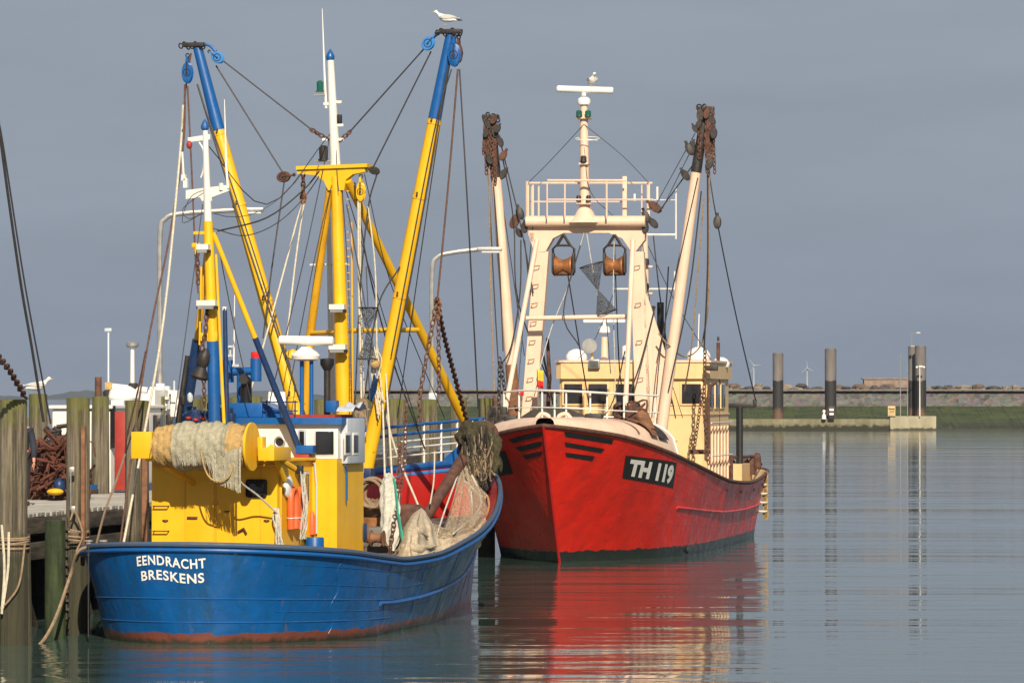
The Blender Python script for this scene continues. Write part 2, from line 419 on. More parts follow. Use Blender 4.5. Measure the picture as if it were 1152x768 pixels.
# ------------------------------------------------------------ setting: water, far land, breakwater, jetty
mb = MB(); mb.add([(-6000, -200, 0), (6000, -200, 0), (6000, 8500, 0), (-6000, 8500, 0)], [(0, 1, 2, 3)])
m = MT('harbour_water'); m.b.inputs['Roughness'].default_value = .04; m.b.inputs['IOR'].default_value = 1.33
m.base(m.mix(m.ramp(m.noise(.05, 3), .3, .7), (.050, .092, .078), (.072, .116, .100)))
def wn(sc, det, scale, rot=0, loc=(0, 0, 0)):
    mm = m.n('ShaderNodeMapping'); mm.inputs['Scale'].default_value = scale; mm.inputs['Rotation'].default_value = (0, 0, rot); mm.inputs['Location'].default_value = loc
    m.l(m.tc.outputs['Object'], mm.inputs[0]); x = m.n('ShaderNodeTexNoise'); x.inputs['Scale'].default_value = sc; x.inputs['Detail'].default_value = det
    x.inputs['Distortion'].default_value = .6; m.l(mm.outputs[0], x.inputs['Vector']); return x.outputs[0]
big = m.math('MULTIPLY', wn(.35, 2, (.25, 1, 1), .04), .9)
med = m.math('MULTIPLY', wn(1.5, 2, (.22, 1, 1), -.04, (5, 3, 0)), .30)
fin = m.math('MULTIPLY', m.math('MULTIPLY', wn(5.0, 2, (.4, 1, 1), .05), .07), m.ramp(wn(.06, 3, (.35, 1, 1)), .42, .62, .15, 1.4))
huge = m.math('MULTIPLY', wn(.07, 3, (.25, 1, 1), .02, (9, 2, 0)), 6.5)
m.bump(m.math('ADD', m.math('ADD', m.math('ADD', big, huge), med), fin), 1.0, .045)
struct('water', mb, m.m, smooth=False)

mb = MB()      # low hazy coast far off
def ridge(x0, x1, y, hmax, n, seed):
    rnd = random.Random(seed); top = []
    for i in range(n+1):
        x = x0+(x1-x0)*i/n; h = hmax*(.45+.3*math.sin(i*.31+seed)+.25*rnd.random())
        top.append((x, max(h, hmax*.2)))
    vs = []; fs = []
    for x, h in top: vs += [(x, y, -.5), (x, y+40, h), (x, y+200, h*.8), (x, y+500, -.5)]
    for i in range(n):
        for k in range(3): fs.append((i*4+k, (i+1)*4+k, (i+1)*4+k+1, i*4+k+1))
    mb.add(vs, fs)
ridge(-2400, 2400, 7000, 15, 420, 3); 
struct('far_coast', mb, plain('distant_wooded_land', (.045, .06, .06), .95, 0, .3, .01, 0), smooth=False)
M['farwhite'] = plain('turbine_grey', (.42, .43, .45), .6, 0, .05)
# distant wind turbines and towers
for i, (u, v0, v1, D, lb) in enumerate([(908, 414, 440, 4200, 'tiny pale wind turbine on the horizon between the two left steel piles'), (848, 411, 440, 4200, 'tiny pale wind turbine on the horizon just left of the leftmost steel pile')]):
    t = thing('wind_turbine', lb, 'wind turbine', W(u, 446, D)-Vector((0, 0, 3)), 0, 'distant wind turbines')
    h = W(u, v0, D).z-t.location.z; a = MB().tube([(0, 0, 0), (0, 0, h)], [.9, .5], 8); a.build('tower', M['farwhite'], t)
    b = MB().box((0, -1, h), (1.2, 3.0, 1.2), .2); b.build('nacelle', M['farwhite'], t)
    for k in range(3):
        an = R_(95+120*k+i*30); MB().tube([(0, -3.1, h), (math.cos(an)*6.5, -3.1, h+math.sin(an)*6.5)], [.35, .1], 5).build('blade', M['farwhite'], t)

# stone breakwater with algae slope
def bwprof(x, rnd=None):
    return [(620, -.6), (620.3, .15), (628, 1.0), (639, 2.55), (640, 2.75), (641.5, 4.72), (650, 4.8), (654, -.6)]
mb = MB(); nx = 500; x0, x1 = -24, 110; vs = []; fs = []; mats_i = []
rnd = random.Random(5); np_ = 8
for i in range(nx+1):
    x = x0+(x1-x0)*i/nx
    for k, (y, z) in enumerate(bwprof(x)):
        j = rnd.uniform(-.12, .12) if 1 <= k <= 3 else (rnd.uniform(-.04, .04) if k > 3 else 0)
        vs.append((x, y-(.0 if k else 0), z+j))
mbg = MB(); mbw = MB()
for i in range(nx):
    for k in range(np_-1):
        f = (i*np_+k, (i+1)*np_+k, (i+1)*np_+k+1, i*np_+k+1)
        (mbg if k < 4 else mbw).f.append(list(f)); (mbg if k < 4 else mbw).m.append(0)
mbg.v = [Vector(p) for p in vs]; mbw.v = [Vector(p) for p in vs]
m = MT('green_algae_bank'); X = m.xyz()
c = m.mix(m.ramp(m.noise(.6, 8, .7, (.3, 1, 2)), .35, .68), (.012, .028, .008), (.075, .105, .022))
z = m.math('ADD', X[2], m.ramp(m.noise(.8, 6), .3, .7, -.4, .4)); c = m.mix(m.ramp(z, .9, .3), c, (.030, .032, .022)); c = m.mix(m.ramp(m.noise(1.1, 9, .8, (.5, 1, 1)), .50, .66, 0, .75), c, (.13, .12, .07)); m.base(c)
m.b.inputs['Roughness'].default_value = .95; m.bump(m.noise(2, 8, .7), 1, .3)
gb = mbg.build('grassy_bank', m.m, smooth=False); gb['kind'] = 'structure'
m = MT('stone_revetment'); v = m.n('ShaderNodeTexVoronoi'); v.inputs['Scale'].default_value = 1.5; m.l(m.map((1, .6, 1.4)), v.inputs['Vector'])
c = m.mix(m.ramp(m.noise(1.6, 9, .85, (1, 1, 1.6)), .40, .60), (.020, .016, .014), (.11, .088, .073)); c2 = m.mix(.12, c, v.outputs['Color']); hs = m.n('ShaderNodeHueSaturation'); hs.inputs['Saturation'].default_value = .35; hs.inputs['Value'].default_value = .8
m.l(c2, hs.inputs['Color']); m.l(hs.outputs[0], m.b.inputs['Base Color']); m.b.inputs['Roughness'].default_value = .9; m.bump(v.outputs['Distance'], 1, .2)
wl = mbw.build('stone_revetment', m.m, smooth=False); tag(wl, 'long low brown stone-faced breakwater wall behind the green bank', 'sea wall')
mb = MB().box((43, 641.2, 4.86), (134, 1.2, .22), .03)
tag(mb.build('concrete_coping', plain('pale_concrete', (.17, .15, .13), .9, 0, .2, 2)), 'pale concrete coping running along the top of the breakwater wall', 'coping')
# boulders along the crest
stone = [plain('boulder_grey', (.075, .070, .068), .9, 0, .4, 1.5, .8), plain('boulder_brown', (.15, .11, .085), .9, 0, .35, 1.5, .8), plain('boulder_pale', (.25, .215, .185), .9, 0, .3, 1.5, .8)]
protos = []
for q in range(6):
    b = MB(); rn = random.Random(q*3+1); ph = [rn.uniform(0, 6) for _ in range(6)]
    def fb(u, v, ph=ph):
        a = 2*math.pi*u; t = math.pi*v; d = Vector((math.sin(t)*math.cos(a), math.sin(t)*math.sin(a), -math.cos(t)))
        r = min(1+.30*math.sin(3*d.x+ph[0])+.28*math.sin(4*d.y+ph[1])+.25*math.sin(5*d.z+ph[2])+.12*math.sin(9*d.x+ph[3]), .95/max(abs(d.x+.3*d.z*math.sin(ph[4])), abs(d.y), abs(d.z+.3*d.x*math.cos(ph[5])), .35))
        return Vector((d.x*r, d.y*r*.8, d.z*r*.62+.5))
    b.grid(fb, 9, 7, True); protos.append(b)
rnd = random.Random(11); x = 26.0; nb = 0
bl = ['boulder', 'rock']
meshes = []
for q, b in enumerate(protos):
    o = b.build('boulder', stone[q % 3], smooth=False); meshes.append(o.data); bpy.data.objects.remove(o)
while x < 71:
    s_ = rnd.choice([.3, .4, .55, .7, .85, 1.05]); q = rnd.randrange(6)
    o = bpy.data.objects.new('boulder', meshes[q]); C.objects.link(o); o.location = (x, 645+rnd.uniform(-1, 2), 4.6); o.scale = (s_*rnd.uniform(.9, 1.4), s_, s_*rnd.uniform(.7, 1.0)); o.rotation_euler = (0, 0, rnd.uniform(0, 6))
    tag(o, 'rough boulder lying in the row of armour stones on top of the breakwater', 'boulder', 'boulders along the breakwater crest'); nb += 1
    x += s_*rnd.uniform(.35, .95)
x = -18
while x < 0:
    s_ = rnd.choice([.35, .5, .6]); q = rnd.randrange(6)
    o = bpy.data.objects.new('boulder', meshes[q]); C.objects.link(o); o.location = (x, 645, 4.6); o.scale = (s_*1.2, s_, s_*.6); o.rotation_euler = (0, 0, rnd.uniform(0, 6))
    tag(o, 'low boulder on the breakwater crest seen between the two trawlers', 'boulder', 'boulders between the trawlers'); x += rnd.uniform(.9, 1.6)
# flatbed of stone blocks on the crest
p = W(1016, 438, 643)
t = thing('concrete_bunker', 'pale block-built shed on the breakwater crest left of the dolphin pair', 'shed', (p.x, 648, 4.8))
MB().box((-1.2, 0, .95), (7.4, 2.5, 1.1), .06).build('wall', plain('dull_pink_block', (.27, .20, .165), .9, 0, .3, 2), t)
MB().box((-1.2, 0, 1.6), (7.8, 2.8, .18), .03).build('roof', stone[2], t)
MB().box((-1.2, -.2, .2), (6.4, 2.6, .4), .03).build('plinth', stone[0], t)
# low mud bank far left
mb = MB(); mb.grid(lambda u, v: Vector((-100+u*60, 700+v*60, -.4+1.1*math.sin(math.pi*v)+.08*math.sin(u*90))), 60, 8)
struct('sand_bank', mb, plain('sand', (.20, .16, .12), .95, 0, .3, .3), smooth=False)
# concrete jetty
cm = MT('stained_concrete'); X = cm.xyz(); c = cm.mix(cm.ramp(cm.noise(.9, 7, .7, (1, 1, .4)), .3, .7), (.11, .10, .055), (.24, .22, .14))
z = cm.math('ADD', X[2], cm.ramp(cm.noise(1.5, 6), .3, .7, -.25, .25)); c = cm.mix(cm.ramp(z, .75, .45, 0, .95), c, (.02, .021, .014)); cm.base(c); cm.b.inputs['Roughness'].default_value = .9; cm.bump(cm.noise(3, 6), .8, .1)
cm2 = MT('pale_stained_concrete'); X = cm2.xyz(); c = cm2.mix(cm2.ramp(cm2.noise(.9, 7, .7, (1, 1, .4)), .3, .7), (.24, .215, .14), (.40, .365, .26))
z = cm2.math('ADD', X[2], cm2.ramp(cm2.noise(1.5, 6), .3, .7, -.2, .2)); c = cm2.mix(cm2.ramp(z, .35, .2, 0, .9), c, (.03, .03, .02)); cm2.base(c); cm2.b.inputs['Roughness'].default_value = .9
t = thing('concrete_jetty', 'low stained concrete landing jetty below the steel piles', 'jetty', (30, 574, 0))
a = W(640, 480, 574).x-30; b = W(1001, 480, 574).x-30; c_ = W(1053, 480, 574).x-30
MB().box(((a+b)/2, 2.0, .25), (b-a, 4, 2.2), .05).build('quay_wall', cm.m, t)
MB().box(((b+c_)/2+.0, 2.2, .35), (c_-b-.02, 5.2, 2.7), .06).build('end_block', cm2.m, t, label='paler higher concrete end block')
DJ = 576
pm = MT('coated_steel_pile'); X = pm.xyz(); c = pm.mix(pm.ramp(pm.noise(1, 6, .65, (2, 2, .3)), .3, .7), (.11, .10, .097), (.18, .162, .155))
zz = pm.math('ADD', X[2], pm.ramp(pm.noise(.9, 4), .3, .7, -.15, .15)); c = pm.mix(pm.ramp(zz, 6.0, 5.9), c, (.02, .019, .02)); zz2 = pm.math('ADD', X[2], pm.ramp(pm.noise(1.2, 7, .7), .3, .7, -.9, .9))
c = pm.mix(pm.ramp(zz2, 2.9, 1.9, 0, .9), c, (.13, .075, .045)); pm.base(c); pm.b.inputs['Roughness'].default_value = .7
for (u, vt, wpx, lb) in [(874.5, 397, 12, 'shortest round steel mooring pile at the left end of the jetty'), (933.5, 392, 13, 'single round steel mooring pile with a small notice, middle of the jetty'), (1027, 389, 9, 'dark left pile of the tall dolphin pair near the jetty end'), (1034.5, 389, 12.5, 'dark right pile of the tall dolphin pair near the jetty end')]:
    D = DJ+1.2; p = W(u, 446, D); h = W(u, vt, D).z; r = wpx/2/F*D
    b = MB().cyl((0, 0, -1), (0, 0, h-.25), r, n=24); b.cyl((0, 0, h-.25), (0, 0, h-.12), r*1.04, n=24); b.cyl((0, 0, h-.12), (0, 0, h), r*.9, n=24)
    o = b.build('steel_pile', pm.m); o.location = (p.x, D-1.5 if u != 1027 else D+.9, 0); tag(o, lb, 'mooring pile', 'steel piles on the jetty')
def post(u, v0, v1, D, r, name, lb, cat, top=None, mt='plastic', zb=None):
    p0 = W(u, v1, D); z1 = W(u, v0, D).z; zb = p0.z if zb is None else zb
    b = MB().tube([(p0.x, D, zb), (p0.x, D, z1)], [r, r*.6], 8)
    if top == 'lamp': b.box((p0.x+.1, D, z1), (.5, .3, .16), .03); b.ball((p0.x-.35, D, z1-.1), .14); b.ball((p0.x+.5, D, z1-.1), .14)
    if top == 'beacon': b.cyl((p0.x, D, z1), (p0.x, D, z1+.45), .2, .16, 10); b.box((p0.x, D, z1+.5), (.6, .5, .08))
    if top == 'cross': b.box((p0.x, D, z1-.5), (.9, .06, .06)); b.ball((p0.x, D, z1), .12)
    return solo(name, b, M[mt], lb, cat)
zj = 1.7
b = MB(); p0 = W(1026, 388, 575); b.tube([(p0.x, 575.6, p0.z-.2), (p0.x, 575.6, p0.z+1.35), (p0.x+.7, 575.6, p0.z+1.4)], .06, 6); b.box((p0.x+.8, 575.6, p0.z+1.42), (.5, .3, .2), .03); b.box((p0.x+.1, 575.6, p0.z-.12), (.5, .5, .12))
solo('beacon_arm', b, M['steel'], 'bent lamp arm on top of the dark dolphin pair', 'lamp')
post(1013, 397, 468, 574.4, .07, 'white_mast', 'thin plain white mast left of the dolphin pair', 'mast', None, 'steel', zb=zj)
o = post(1021, 408, 468, 573.5, .06, 'signal_post', 'short thin steel post between white mast and dolphin pair', 'post', None, 'steel', zb=zj)
post(1034.8, 412, 468, 573.2, .07, 'harbour_lamp', 'white post with twin lamp heads standing before the dolphin pair', 'lamp post', 'lamp', zb=zj)
p0 = W(1003, 462, 573.5)
b = MB(); b.box((p0.x, 573.5, 2.3), (.9, .3, 1.2), .04); b.mi = 1; b.box((p0.x, 573.33, 2.55), (.7, .02, .12)); b.box((p0.x, 573.33, 2.25), (.55, .02, .08))
solo('notice_board', b, [M['signyellow'], M['rust']], 'small tan notice board at the left edge of the end block', 'sign')
p0 = W(927, 466, 573.5); b = MB().cyl((p0.x, 573.5, 1.35), (p0.x, 573.5, 1.9), .28, .22, 12); b.cyl((p0.x, 573.5, 1.9), (p0.x, 573.5, 2.2), .12, .1, 10); b.ball((p0.x, 573.5, 2.25), .2)
solo('bollard', b, M['plastic'], 'white mooring bollard at the foot of the middle steel pile', 'bollard')
p0 = W(935, 460, 572.6); b = MB().box((p0.x+.1, 573.4, 2.1), (.75, .1, 1.5), .02); b.mi = 1; b.box((p0.x+.1, 573.33, 2.45), (.5, .02, .25)); b.box((p0.x+.1, 573.33, 1.95), (.5, .02, .25))
solo('tide_board', b, [M['black'], M['plastic']], 'black and white notice on legs before the middle steel pile', 'sign')
# ============================================================ BLUE TRAWLER
BL = Frame((-5.35, 78.5, 0), -R_(15.5))
bx = lambda u, v, y: BL.y(u, v, y)
blue = thing('fishing_boat', 'blue hulled trawler with yellow deckhouse and yellow masts moored beside the timber pier', 'fishing boat', (-5.35, 78.5, 0), -R_(15.5))
H = Hull(sh=[(-.3, 2.2), (3, 2.42), (6, 2.46), (9, 2.38), (11, 2.18), (12.7, 1.80), (14.3, 1.15), (16, .52), (17.2, .18), (18, 0)],
         wl=[(0, 2.2), (3, 2.25), (5.2, 2.1), (8, 1.85), (11.6, 1.2), (15, .50), (16.4, .16), (17, 0)],
         zs=[(-.3, 1.62), (1.5, 1.475), (3.4, 1.32), (4.6, 1.25), (6.1, 1.27), (8.3, 1.455), (10.3, 1.73), (12.3, 2.22), (14, 2.58), (18, 2.80)],
         ysh=(-.3, 18), ywl=(0, 17), rsh=(2.7, 2.3), rwl=(3.2, 1.9), e=1.15, zdeck=lambda y: .62+.5*max(0, y)/18)
hb = H.skin(); tb = bvh(hb)
hull = hb.build('hull', M['hullblue'], blue, sharp=60)
m_ = H.rail(.045); m_.build('gunwale', paint('worn_blue_edge', (.05, .09, .16), .6, 1.2, .8, (.12, .09, .07)), hull)
H.rail(.035, dz=-.09, out=.02).build('rubbing_band', M['blue'], hull)
H.lining().build('bulwark', paint('red_bulwark_paint', (.50, .016, .010), .5, .3, .3), blue, sharp=60)
# deep blue cap and open railing round the bow
def bowpath(dz, t0=.62, n=46, out=0, t1=.90):
    P = []
    for i in range(n+1): t = t0+(1-t0)*(i/n)**.8; P.append(H.pt(1, t, -1, .04)+Vector((0, 0, dz)))
    for i in range(1, 7): t = 1-(1-t1)*i/6; P.append(H.pt(1, t, 1, .04)+Vector((0, 0, dz)))
    return P
MB().tube(bowpath(-.04), .075, 10).build('cap_rail', M['blue'], hull); MB().tube(bowpath(-.17), .06, 8).build('cap_rail', M['bluelight'], hull)
for dz, mt, r in ((.78, 'blue', .032), (.62, 'blue', .032), (.48, 'white', .018), (.35, 'white', .018), (.20, 'white', .018)):
    MB().tube(bowpath(dz), r, 6).build('bow_railing', M[mt], blue)
for i in range(12):
    t = .66+.34*i/11.; q = H.pt(1, t, -1, .04); MB().tube([q, q+Vector((0, 0, .79))], .022, 6).build('stanchion', M['white'], blue)
H.deck().build('deck', plain('wet_deck', (.12, .10, .09), .7), blue)
# strake: half-round bar along the side
st = []
for i in range(61):
    t = .20+.79*i/60; q = H.pt(.40+.06*t, t, 1); st.append(q+Vector((.01, 0, 0)))
MB().tube(st, .045, 6).build('rubbing_strake', M['blue'], hull)
# stern weld seams
for v in (.33, .62, .82):
    MB().tube([H.pt(v, .04+.93*i/70, 1)+Vector((.002, 0, 0)) for i in range(71)], .007, 5).build('weld_seam', M['hullblue'], hull)
for t in (.10, .22, .34, .47, .60, .72, .84):
    MB().tube([H.pt(.08+.88*i/14, t+.004*math.sin(i), 1)+Vector((.002, 0, 0)) for i in range(15)], .006, 5).build('weld_seam', M['hullblue'], hull)
for v in (.46, .22):
    pts = [H.pt(v, .30*(1-abs(k))**1.0*0+t, sd) for k, t, sd in []]
    seam = [H.pt(v, t, -1) for t in [.25, .18, .12, .08, .05, .03, .015, .006, .001]]+[H.pt(v, t, 1) for t in [.001, .006, .015, .03, .05, .08, .12, .18, .25]]
    MB().tube(smoothpath(seam, 4), .012, 5).build('weld_seam', M['blue'], hull)
# name on the stern
def stern_text(s_, u0, u1, v0, v1, bold):
    vs, fs = text2d(s_, bold, 1.12); p0 = hit(tb, BL, u0, v0); p1 = hit(tb, BL, u1, v1)
    out = []
    for a, b in vs:
        x = p0.x+(p1.x-p0.x)*a; z = p1.z+(p0.z-p1.z)*b+.03*math.sin(a*6)
        out.append(proj(tb, (x, -4, z), (0, 1, 0), .012))
    mb = MB(); mb.add(out, fs); return mb
stern_text('EENDRACHT', 154, 232, 625.5, 637.5, .022).build('lettering', M['letter'], hull, smooth=False)
stern_text('BRESKENS', 159, 230, 642, 654, .022).build('lettering', M['letter'], hull, smooth=False)

# ---- aft deckhouse (yellow)
def house(poly, z0, z1): return MB().prism([(x, y, z0) for x, y in poly], (0, 0, z1-z0))
dh = house([(-1.14, 1.76), (1.05, 1.76), (1.05, 3.64), (-1.14, 3.64)], .6, 2.93).build('deckhouse', M['yellow'], blue)
b = MB().box((-.05, 2.7, 2.955), (2.34, 2.05, .05), .01); b.build('roof', M['yellow'], dh)
# plate seams and stiffeners
pd0 = bx(209, 560, 1.76); pd1 = bx(242, 560, 1.76)
b = MB().box(((pd0.x+pd1.x)/2, 1.752, 1.85), (pd1.x-pd0.x-.03, .03, 1.55), .012); b.build('door', M['yellow'], dh)
for zz in (1.35, 2.25): MB().box((pd1.x+.0, 1.735, zz), (.10, .03, .05), .01).build('hinge', M['yellowworn'], dh)
for (u_, v_) in ((186, 585), (255, 575), (300, 585)):
    MB().tube([bx(u_-3, v_, 1.74), bx(u_, v_, 1.71), bx(u_+3, v_, 1.74)], .012, 5).build('lug', M['rust'], dh)
MB().box((0, 1.745, 2.86), (2.2, .03, .05), .008).build('rain_gutter', M['yellowworn'], dh)
for u in (208, 243, 293):
    p = bx(u, 600, 1.76); b = MB().box((p.x, 1.757, 1.95), (.012, .012, 1.8)); b.build('plate_seam', M['yellowworn'], dh)
p = bx(289, 549, 1.76); b = MB().box((p.x, 1.745, p.z), (.36, .03, .30), .05); b.build('window', M['black'], dh)
b = MB().box((p.x, 1.725, p.z), (.28, .02, .22), .04); b.build('window_pane', M['glass'], dh)
def handrail(pts, r, nm, mt, par): return MB().tube(pts, r, 6).build(nm, mt, par)
for v in (569, 597):
    a = bx(174, v, 1.76); c = bx(190, v, 1.76)
    handrail([a, a-Vector((0, .09, 0)), c-Vector((0, .09, 0)), c], .012, 'ladder_rung', M['rust'], dh)
a = bx(217, 582, 1.76); MB().box(a+Vector((0, -.03, 0)), (.18, .05, .04), .01).build('door_handle', M['rust'], dh)
MB().tube([bx(268, 598, 1.73), bx(274, 594, 1.70), bx(277, 600, 1.73)], .02, 6).build('cleat', M['rust'], dh)
# side wall fittings (starboard, x = 1.05)
sx = lambda u, v: BL.x(u, v, 1.07)
a = sx(342, 548); MB().box(a, (.05, .42, .55), .04).build('window_frame', M['greywhite'], dh)
MB().box(a+Vector((.02, 0, 0)), (.03, .32, .44), .03).build('side_window', M['glass'], dh)
a = sx(323, 547); MB().lathe([(.0, 0), (.19, 0), (.19, .03), (.15, .06), (0, .07)], a, (1, 0, 0), 20).build('white_cover', M['plastic'], dh)
a = sx(333, 528); MB().box(a+Vector((.06, 0, 0)), (.12, .12, .14), .02).build('side_lamp', M['black'], dh)
handrail([sx(316, 608), sx(316, 520)], .02, 'corner_pipe', M['yellowworn'], dh)
# ---- forward house and wheelhouse
YF = 3.64
def xat(u, y=YF, v=520): return bx(u, v, y).x
xr = xat(379)
zt = bx(365, 516, YF).z
fh = house([(-1.45, YF+.004), (xr, YF+.004), (xr, 5.15), (-1.45, 5.15)], .6, zt).build('forward_house', M['yellow'], blue)
handrail([bx(349, 520, YF-.06), bx(354, 521, YF-.06), bx(356, 545, YF-.06), bx(356, 600, YF-.06)], .018, 'handrail', M['greywhite'], fh)
p = BL.x(385, 530, xr); handrail([p+Vector((.05, 0, .1)), p+Vector((.05, .1, 0)), p+Vector((.05, .1, -.5))], .018, 'handrail', M['blue'], fh)
zr = bx(365, 477, YF).z
xl = xat(246)
wh = house([(xl, 3.9), (xl+.3, YF), (xr-.45, YF-.0), (xr-.02, YF+.12), (xr-.02, 4.9), (xl, 4.9)], zt+.004, zr).build('wheelhouse', M['white'], blue)
ro = house([(xl-.1, 3.75), (xl+.25, YF-.12), (xr-.40, YF-.12), (xr+.08, YF+.02), (xr+.08, 5.0), (xl-.1, 5.0)], zr, zr+.11).build('roof', M['blue'], wh)
house([(xl+.1, 3.9), (xr-.1, 3.85), (xr-.1, 4.85), (xl+.1, 4.85)], zr+.11, zr+.16).build('roof_deck', M['reddeck'], wh)
p = bx(315, 497, YF); b = MB().torus(p-Vector((0, .02, 0)), .085, .018, (0, 1, 0)); b.mi = 1; b.cyl(p-Vector((0, .015, 0)), p+Vector((0, .02, 0)), .08); b.build('porthole', [M['steel'], M['glass']], wh)
p = bx(340, 494, YF); b = MB().box(p-Vector((0, .012, 0)), (.13, .03, .33), .03); b.mi = 1; b.box(p-Vector((0, .02, 0)), (.09, .03, .28), .02); b.build('window', [M['greywhite'], M['glass']], wh)
# big aft-facing window on the chamfer
pa = Vector((xr-.45, YF, 0)); pb = Vector((xr-.02, YF+.12, 0)); dr = (pb-pa).normalized(); nrm = Vector((dr.y, -dr.x, 0))
zc = bx(365, 498, YF).z
mid = (pa+pb)/2; rot = math.atan2(dr.y, dr.x)
b = MB().box(Vector((mid.x, mid.y, zc))+nrm*.005, (.35, .03, .43), .02, rot); b.mi = 1; b.box(Vector((mid.x, mid.y, zc))+nrm*.018, (.31, .02, .39), .02, rot); b.build('window', [M['white'], M['glass']], wh)
# grey side cabinet with two slim windows
xg = xr+.02; q0 = BL.x(386, 515, xg).y; q1 = BL.x(406, 515, xg).y
zg = BL.x(396, 470, xg).z; z0_ = BL.x(396, 521, xg).z
gb = MB().box((xr-.05, (q0+q1)/2, (zg+z0_)/2), (.30, abs(q1-q0), zg-z0_), .03).build('side_panel', M['greywhite'], wh)
for uu in (391, 400):
    p = BL.x(uu, 499, xr+.10); b = MB().box(p, (.02, .34, .38), .01); b.mi = 1; b.box(p+Vector((.008, 0, 0)), (.02, .25, .30), .01); b.build('window', [M['white'], M['glass']], wh)
b = MB()
rn = random.Random(2)
p = BL.x(398, 466, xr); b.grid(lambda u, v: p+Vector((.30*(v-.5), (u-.5)*1.05, .10*math.sin(math.pi*u)*(1+.3*math.sin(9*v))+.04*math.sin(14*u)+.05)), 16, 10)
b.build('tarpaulin', M['greywhite'], wh)
# olive lower side wall is the same paint in raking light; deck-level blue tank
a = bx(354, 612, YF-.35); MB().lathe([(.14, -.4), (.16, -.38), (.16, .1), (.15, .12), (.0, .12)], a, n=20).build('drum', M['blue'], blue)
# funnel casing (blue box) with twin exhausts
c0 = bx(260, 475, 3.9); c1 = bx(297, 453, 3.9)
c0.z = zr+.112; fc = MB().box(((c0.x+c1.x)/2, 4.15, (c0.z+c1.z)/2), (c1.x-c0.x, .7, c1.z-c0.z), .02).build('funnel_casing', M['blue'], blue)
MB().prism([(c1.x, 3.85, c0.z), (c1.x+.35, 3.85, c0.z), (c1.x+.35, 3.85, c0.z+.08), (c1.x, 3.85, c1.z)], (0, .6, 0)).build('shroud', M['blue'], fc)
a = bx(277, 453, 4.15); q = bx(277, 428, 4.0)
MB().tube([a-Vector((0, 0, .1)), a, q, q+Vector((0, -.14, .03))], [.10, .10, .095, .09], 14).build('exhaust_pipe', M['black'], fc)
fr = MB()
for (u0, v0, u1, v1, r) in [(257, 430, 257, 405, .095), (288, 429, 288, 403, .095), (259, 418, 288, 417, .07), (271, 455, 271, 418, .07)]:
    fr.cyl(bx(u0, v0, 4.25), bx(u1, v1, 4.25), r)
fr.build('exhaust_frame', M['blue'], fc)
p = bx(288, 403, 4.25); MB().lathe([(.075, 0), (.085, .02), (.085, .11), (.0, .12)], p).build('lamp', M['redlamp'], fc)
# roof gear
p = bx(344, 465, 4.2); q = bx(344, 406, 4.2)
rp = MB(); rp.cyl(p+Vector((-.07, 0, -.05)), q+Vector((-.07, 0, 0)), .035); rp.cyl(p+Vector((.10, 0, -.05)), q+Vector((.10, 0, 0)), .035)
rp = rp.build('radar_post', M['blue'], blue)
b = MB().lathe([(.13, 0), (.23, .03), (.25, .09), (.20, .15), (.12, .2), (.08, .24)], q, n=24); b.build('radome', M['plastic'], rp)
a = bx(314, 382.5, 4.2); c = bx(375, 383.5, 4.2)
MB().tube([a, a.lerp(c, .02), a.lerp(c, .98), c], [.055, .08, .08, .055], 12).build('radar_scanner', M['plastic'], rp)
a = bx(368, 463, 4.5); q = bx(368, 410, 4.5)
e_ = MB().cyl(a-Vector((0, 0, .1)), q, .055).build('exhaust_stack', M['darkmetal'], blue)
MB().lathe([(.06, -.1), (.12, 0), (.12, .10), (.0, .11)], q).build('cap', M['black'], e_)
p = bx(374, 457, 4.3); MB().box(p, (.18, .2, .20), .01).build('junction_box', M['blue'], blue)
# liferaft canister behind funnel (white)
a = bx(301, 458, 4.7); c = bx(322, 458, 4.8)
lr = MB().tube([a, a.lerp(c, .06), a.lerp(c, .94), c], [.14, .19, .19, .14], 16); lr = lr.build('liferaft_canister', M['plastic'], blue); lr.location = (0, 0, .08)
MB().tube([a.lerp(c, .5)-Vector((.01, 0, 0)), a.lerp(c, .5)+Vector((.01, 0, 0))], .196, 16).build('strap', M['black'], lr)
for uu in (304, 318):
    p = bx(uu, 466, 4.2); MB().box(p, (.05, .3, .3)).build('cradle', M['navy'], blue)
# roof rail
b = MB(); 
for v in (452, 462): b.tube([bx(295, v, 3.8), bx(335, v, 3.8)], .012, 6)
for u in (300, 316, 332): b.tube([bx(u, 450, 3.8), bx(u, 474, 3.8)], .014, 6)
b.build('roof_railing', M['navy'], blue)
# port side machinery clutter
b = MB(); rn = random.Random(4)
for k in range(16):
    p = bx(rn.uniform(206, 262), rn.uniform(462, 477), 2.9); b.box(p, (rn.uniform(.08, .22), .2, rn.uniform(.06, .2)), .01)
b.build('deck_machinery', M['navy'], blue)
b = MB()
for k in range(6):
    p = bx(212+k*8, 470+(k % 2)*2, 2.8); b.ball(p, (.05, .05, .03))
b.build('deck_fittings', M['reddeck'], blue)

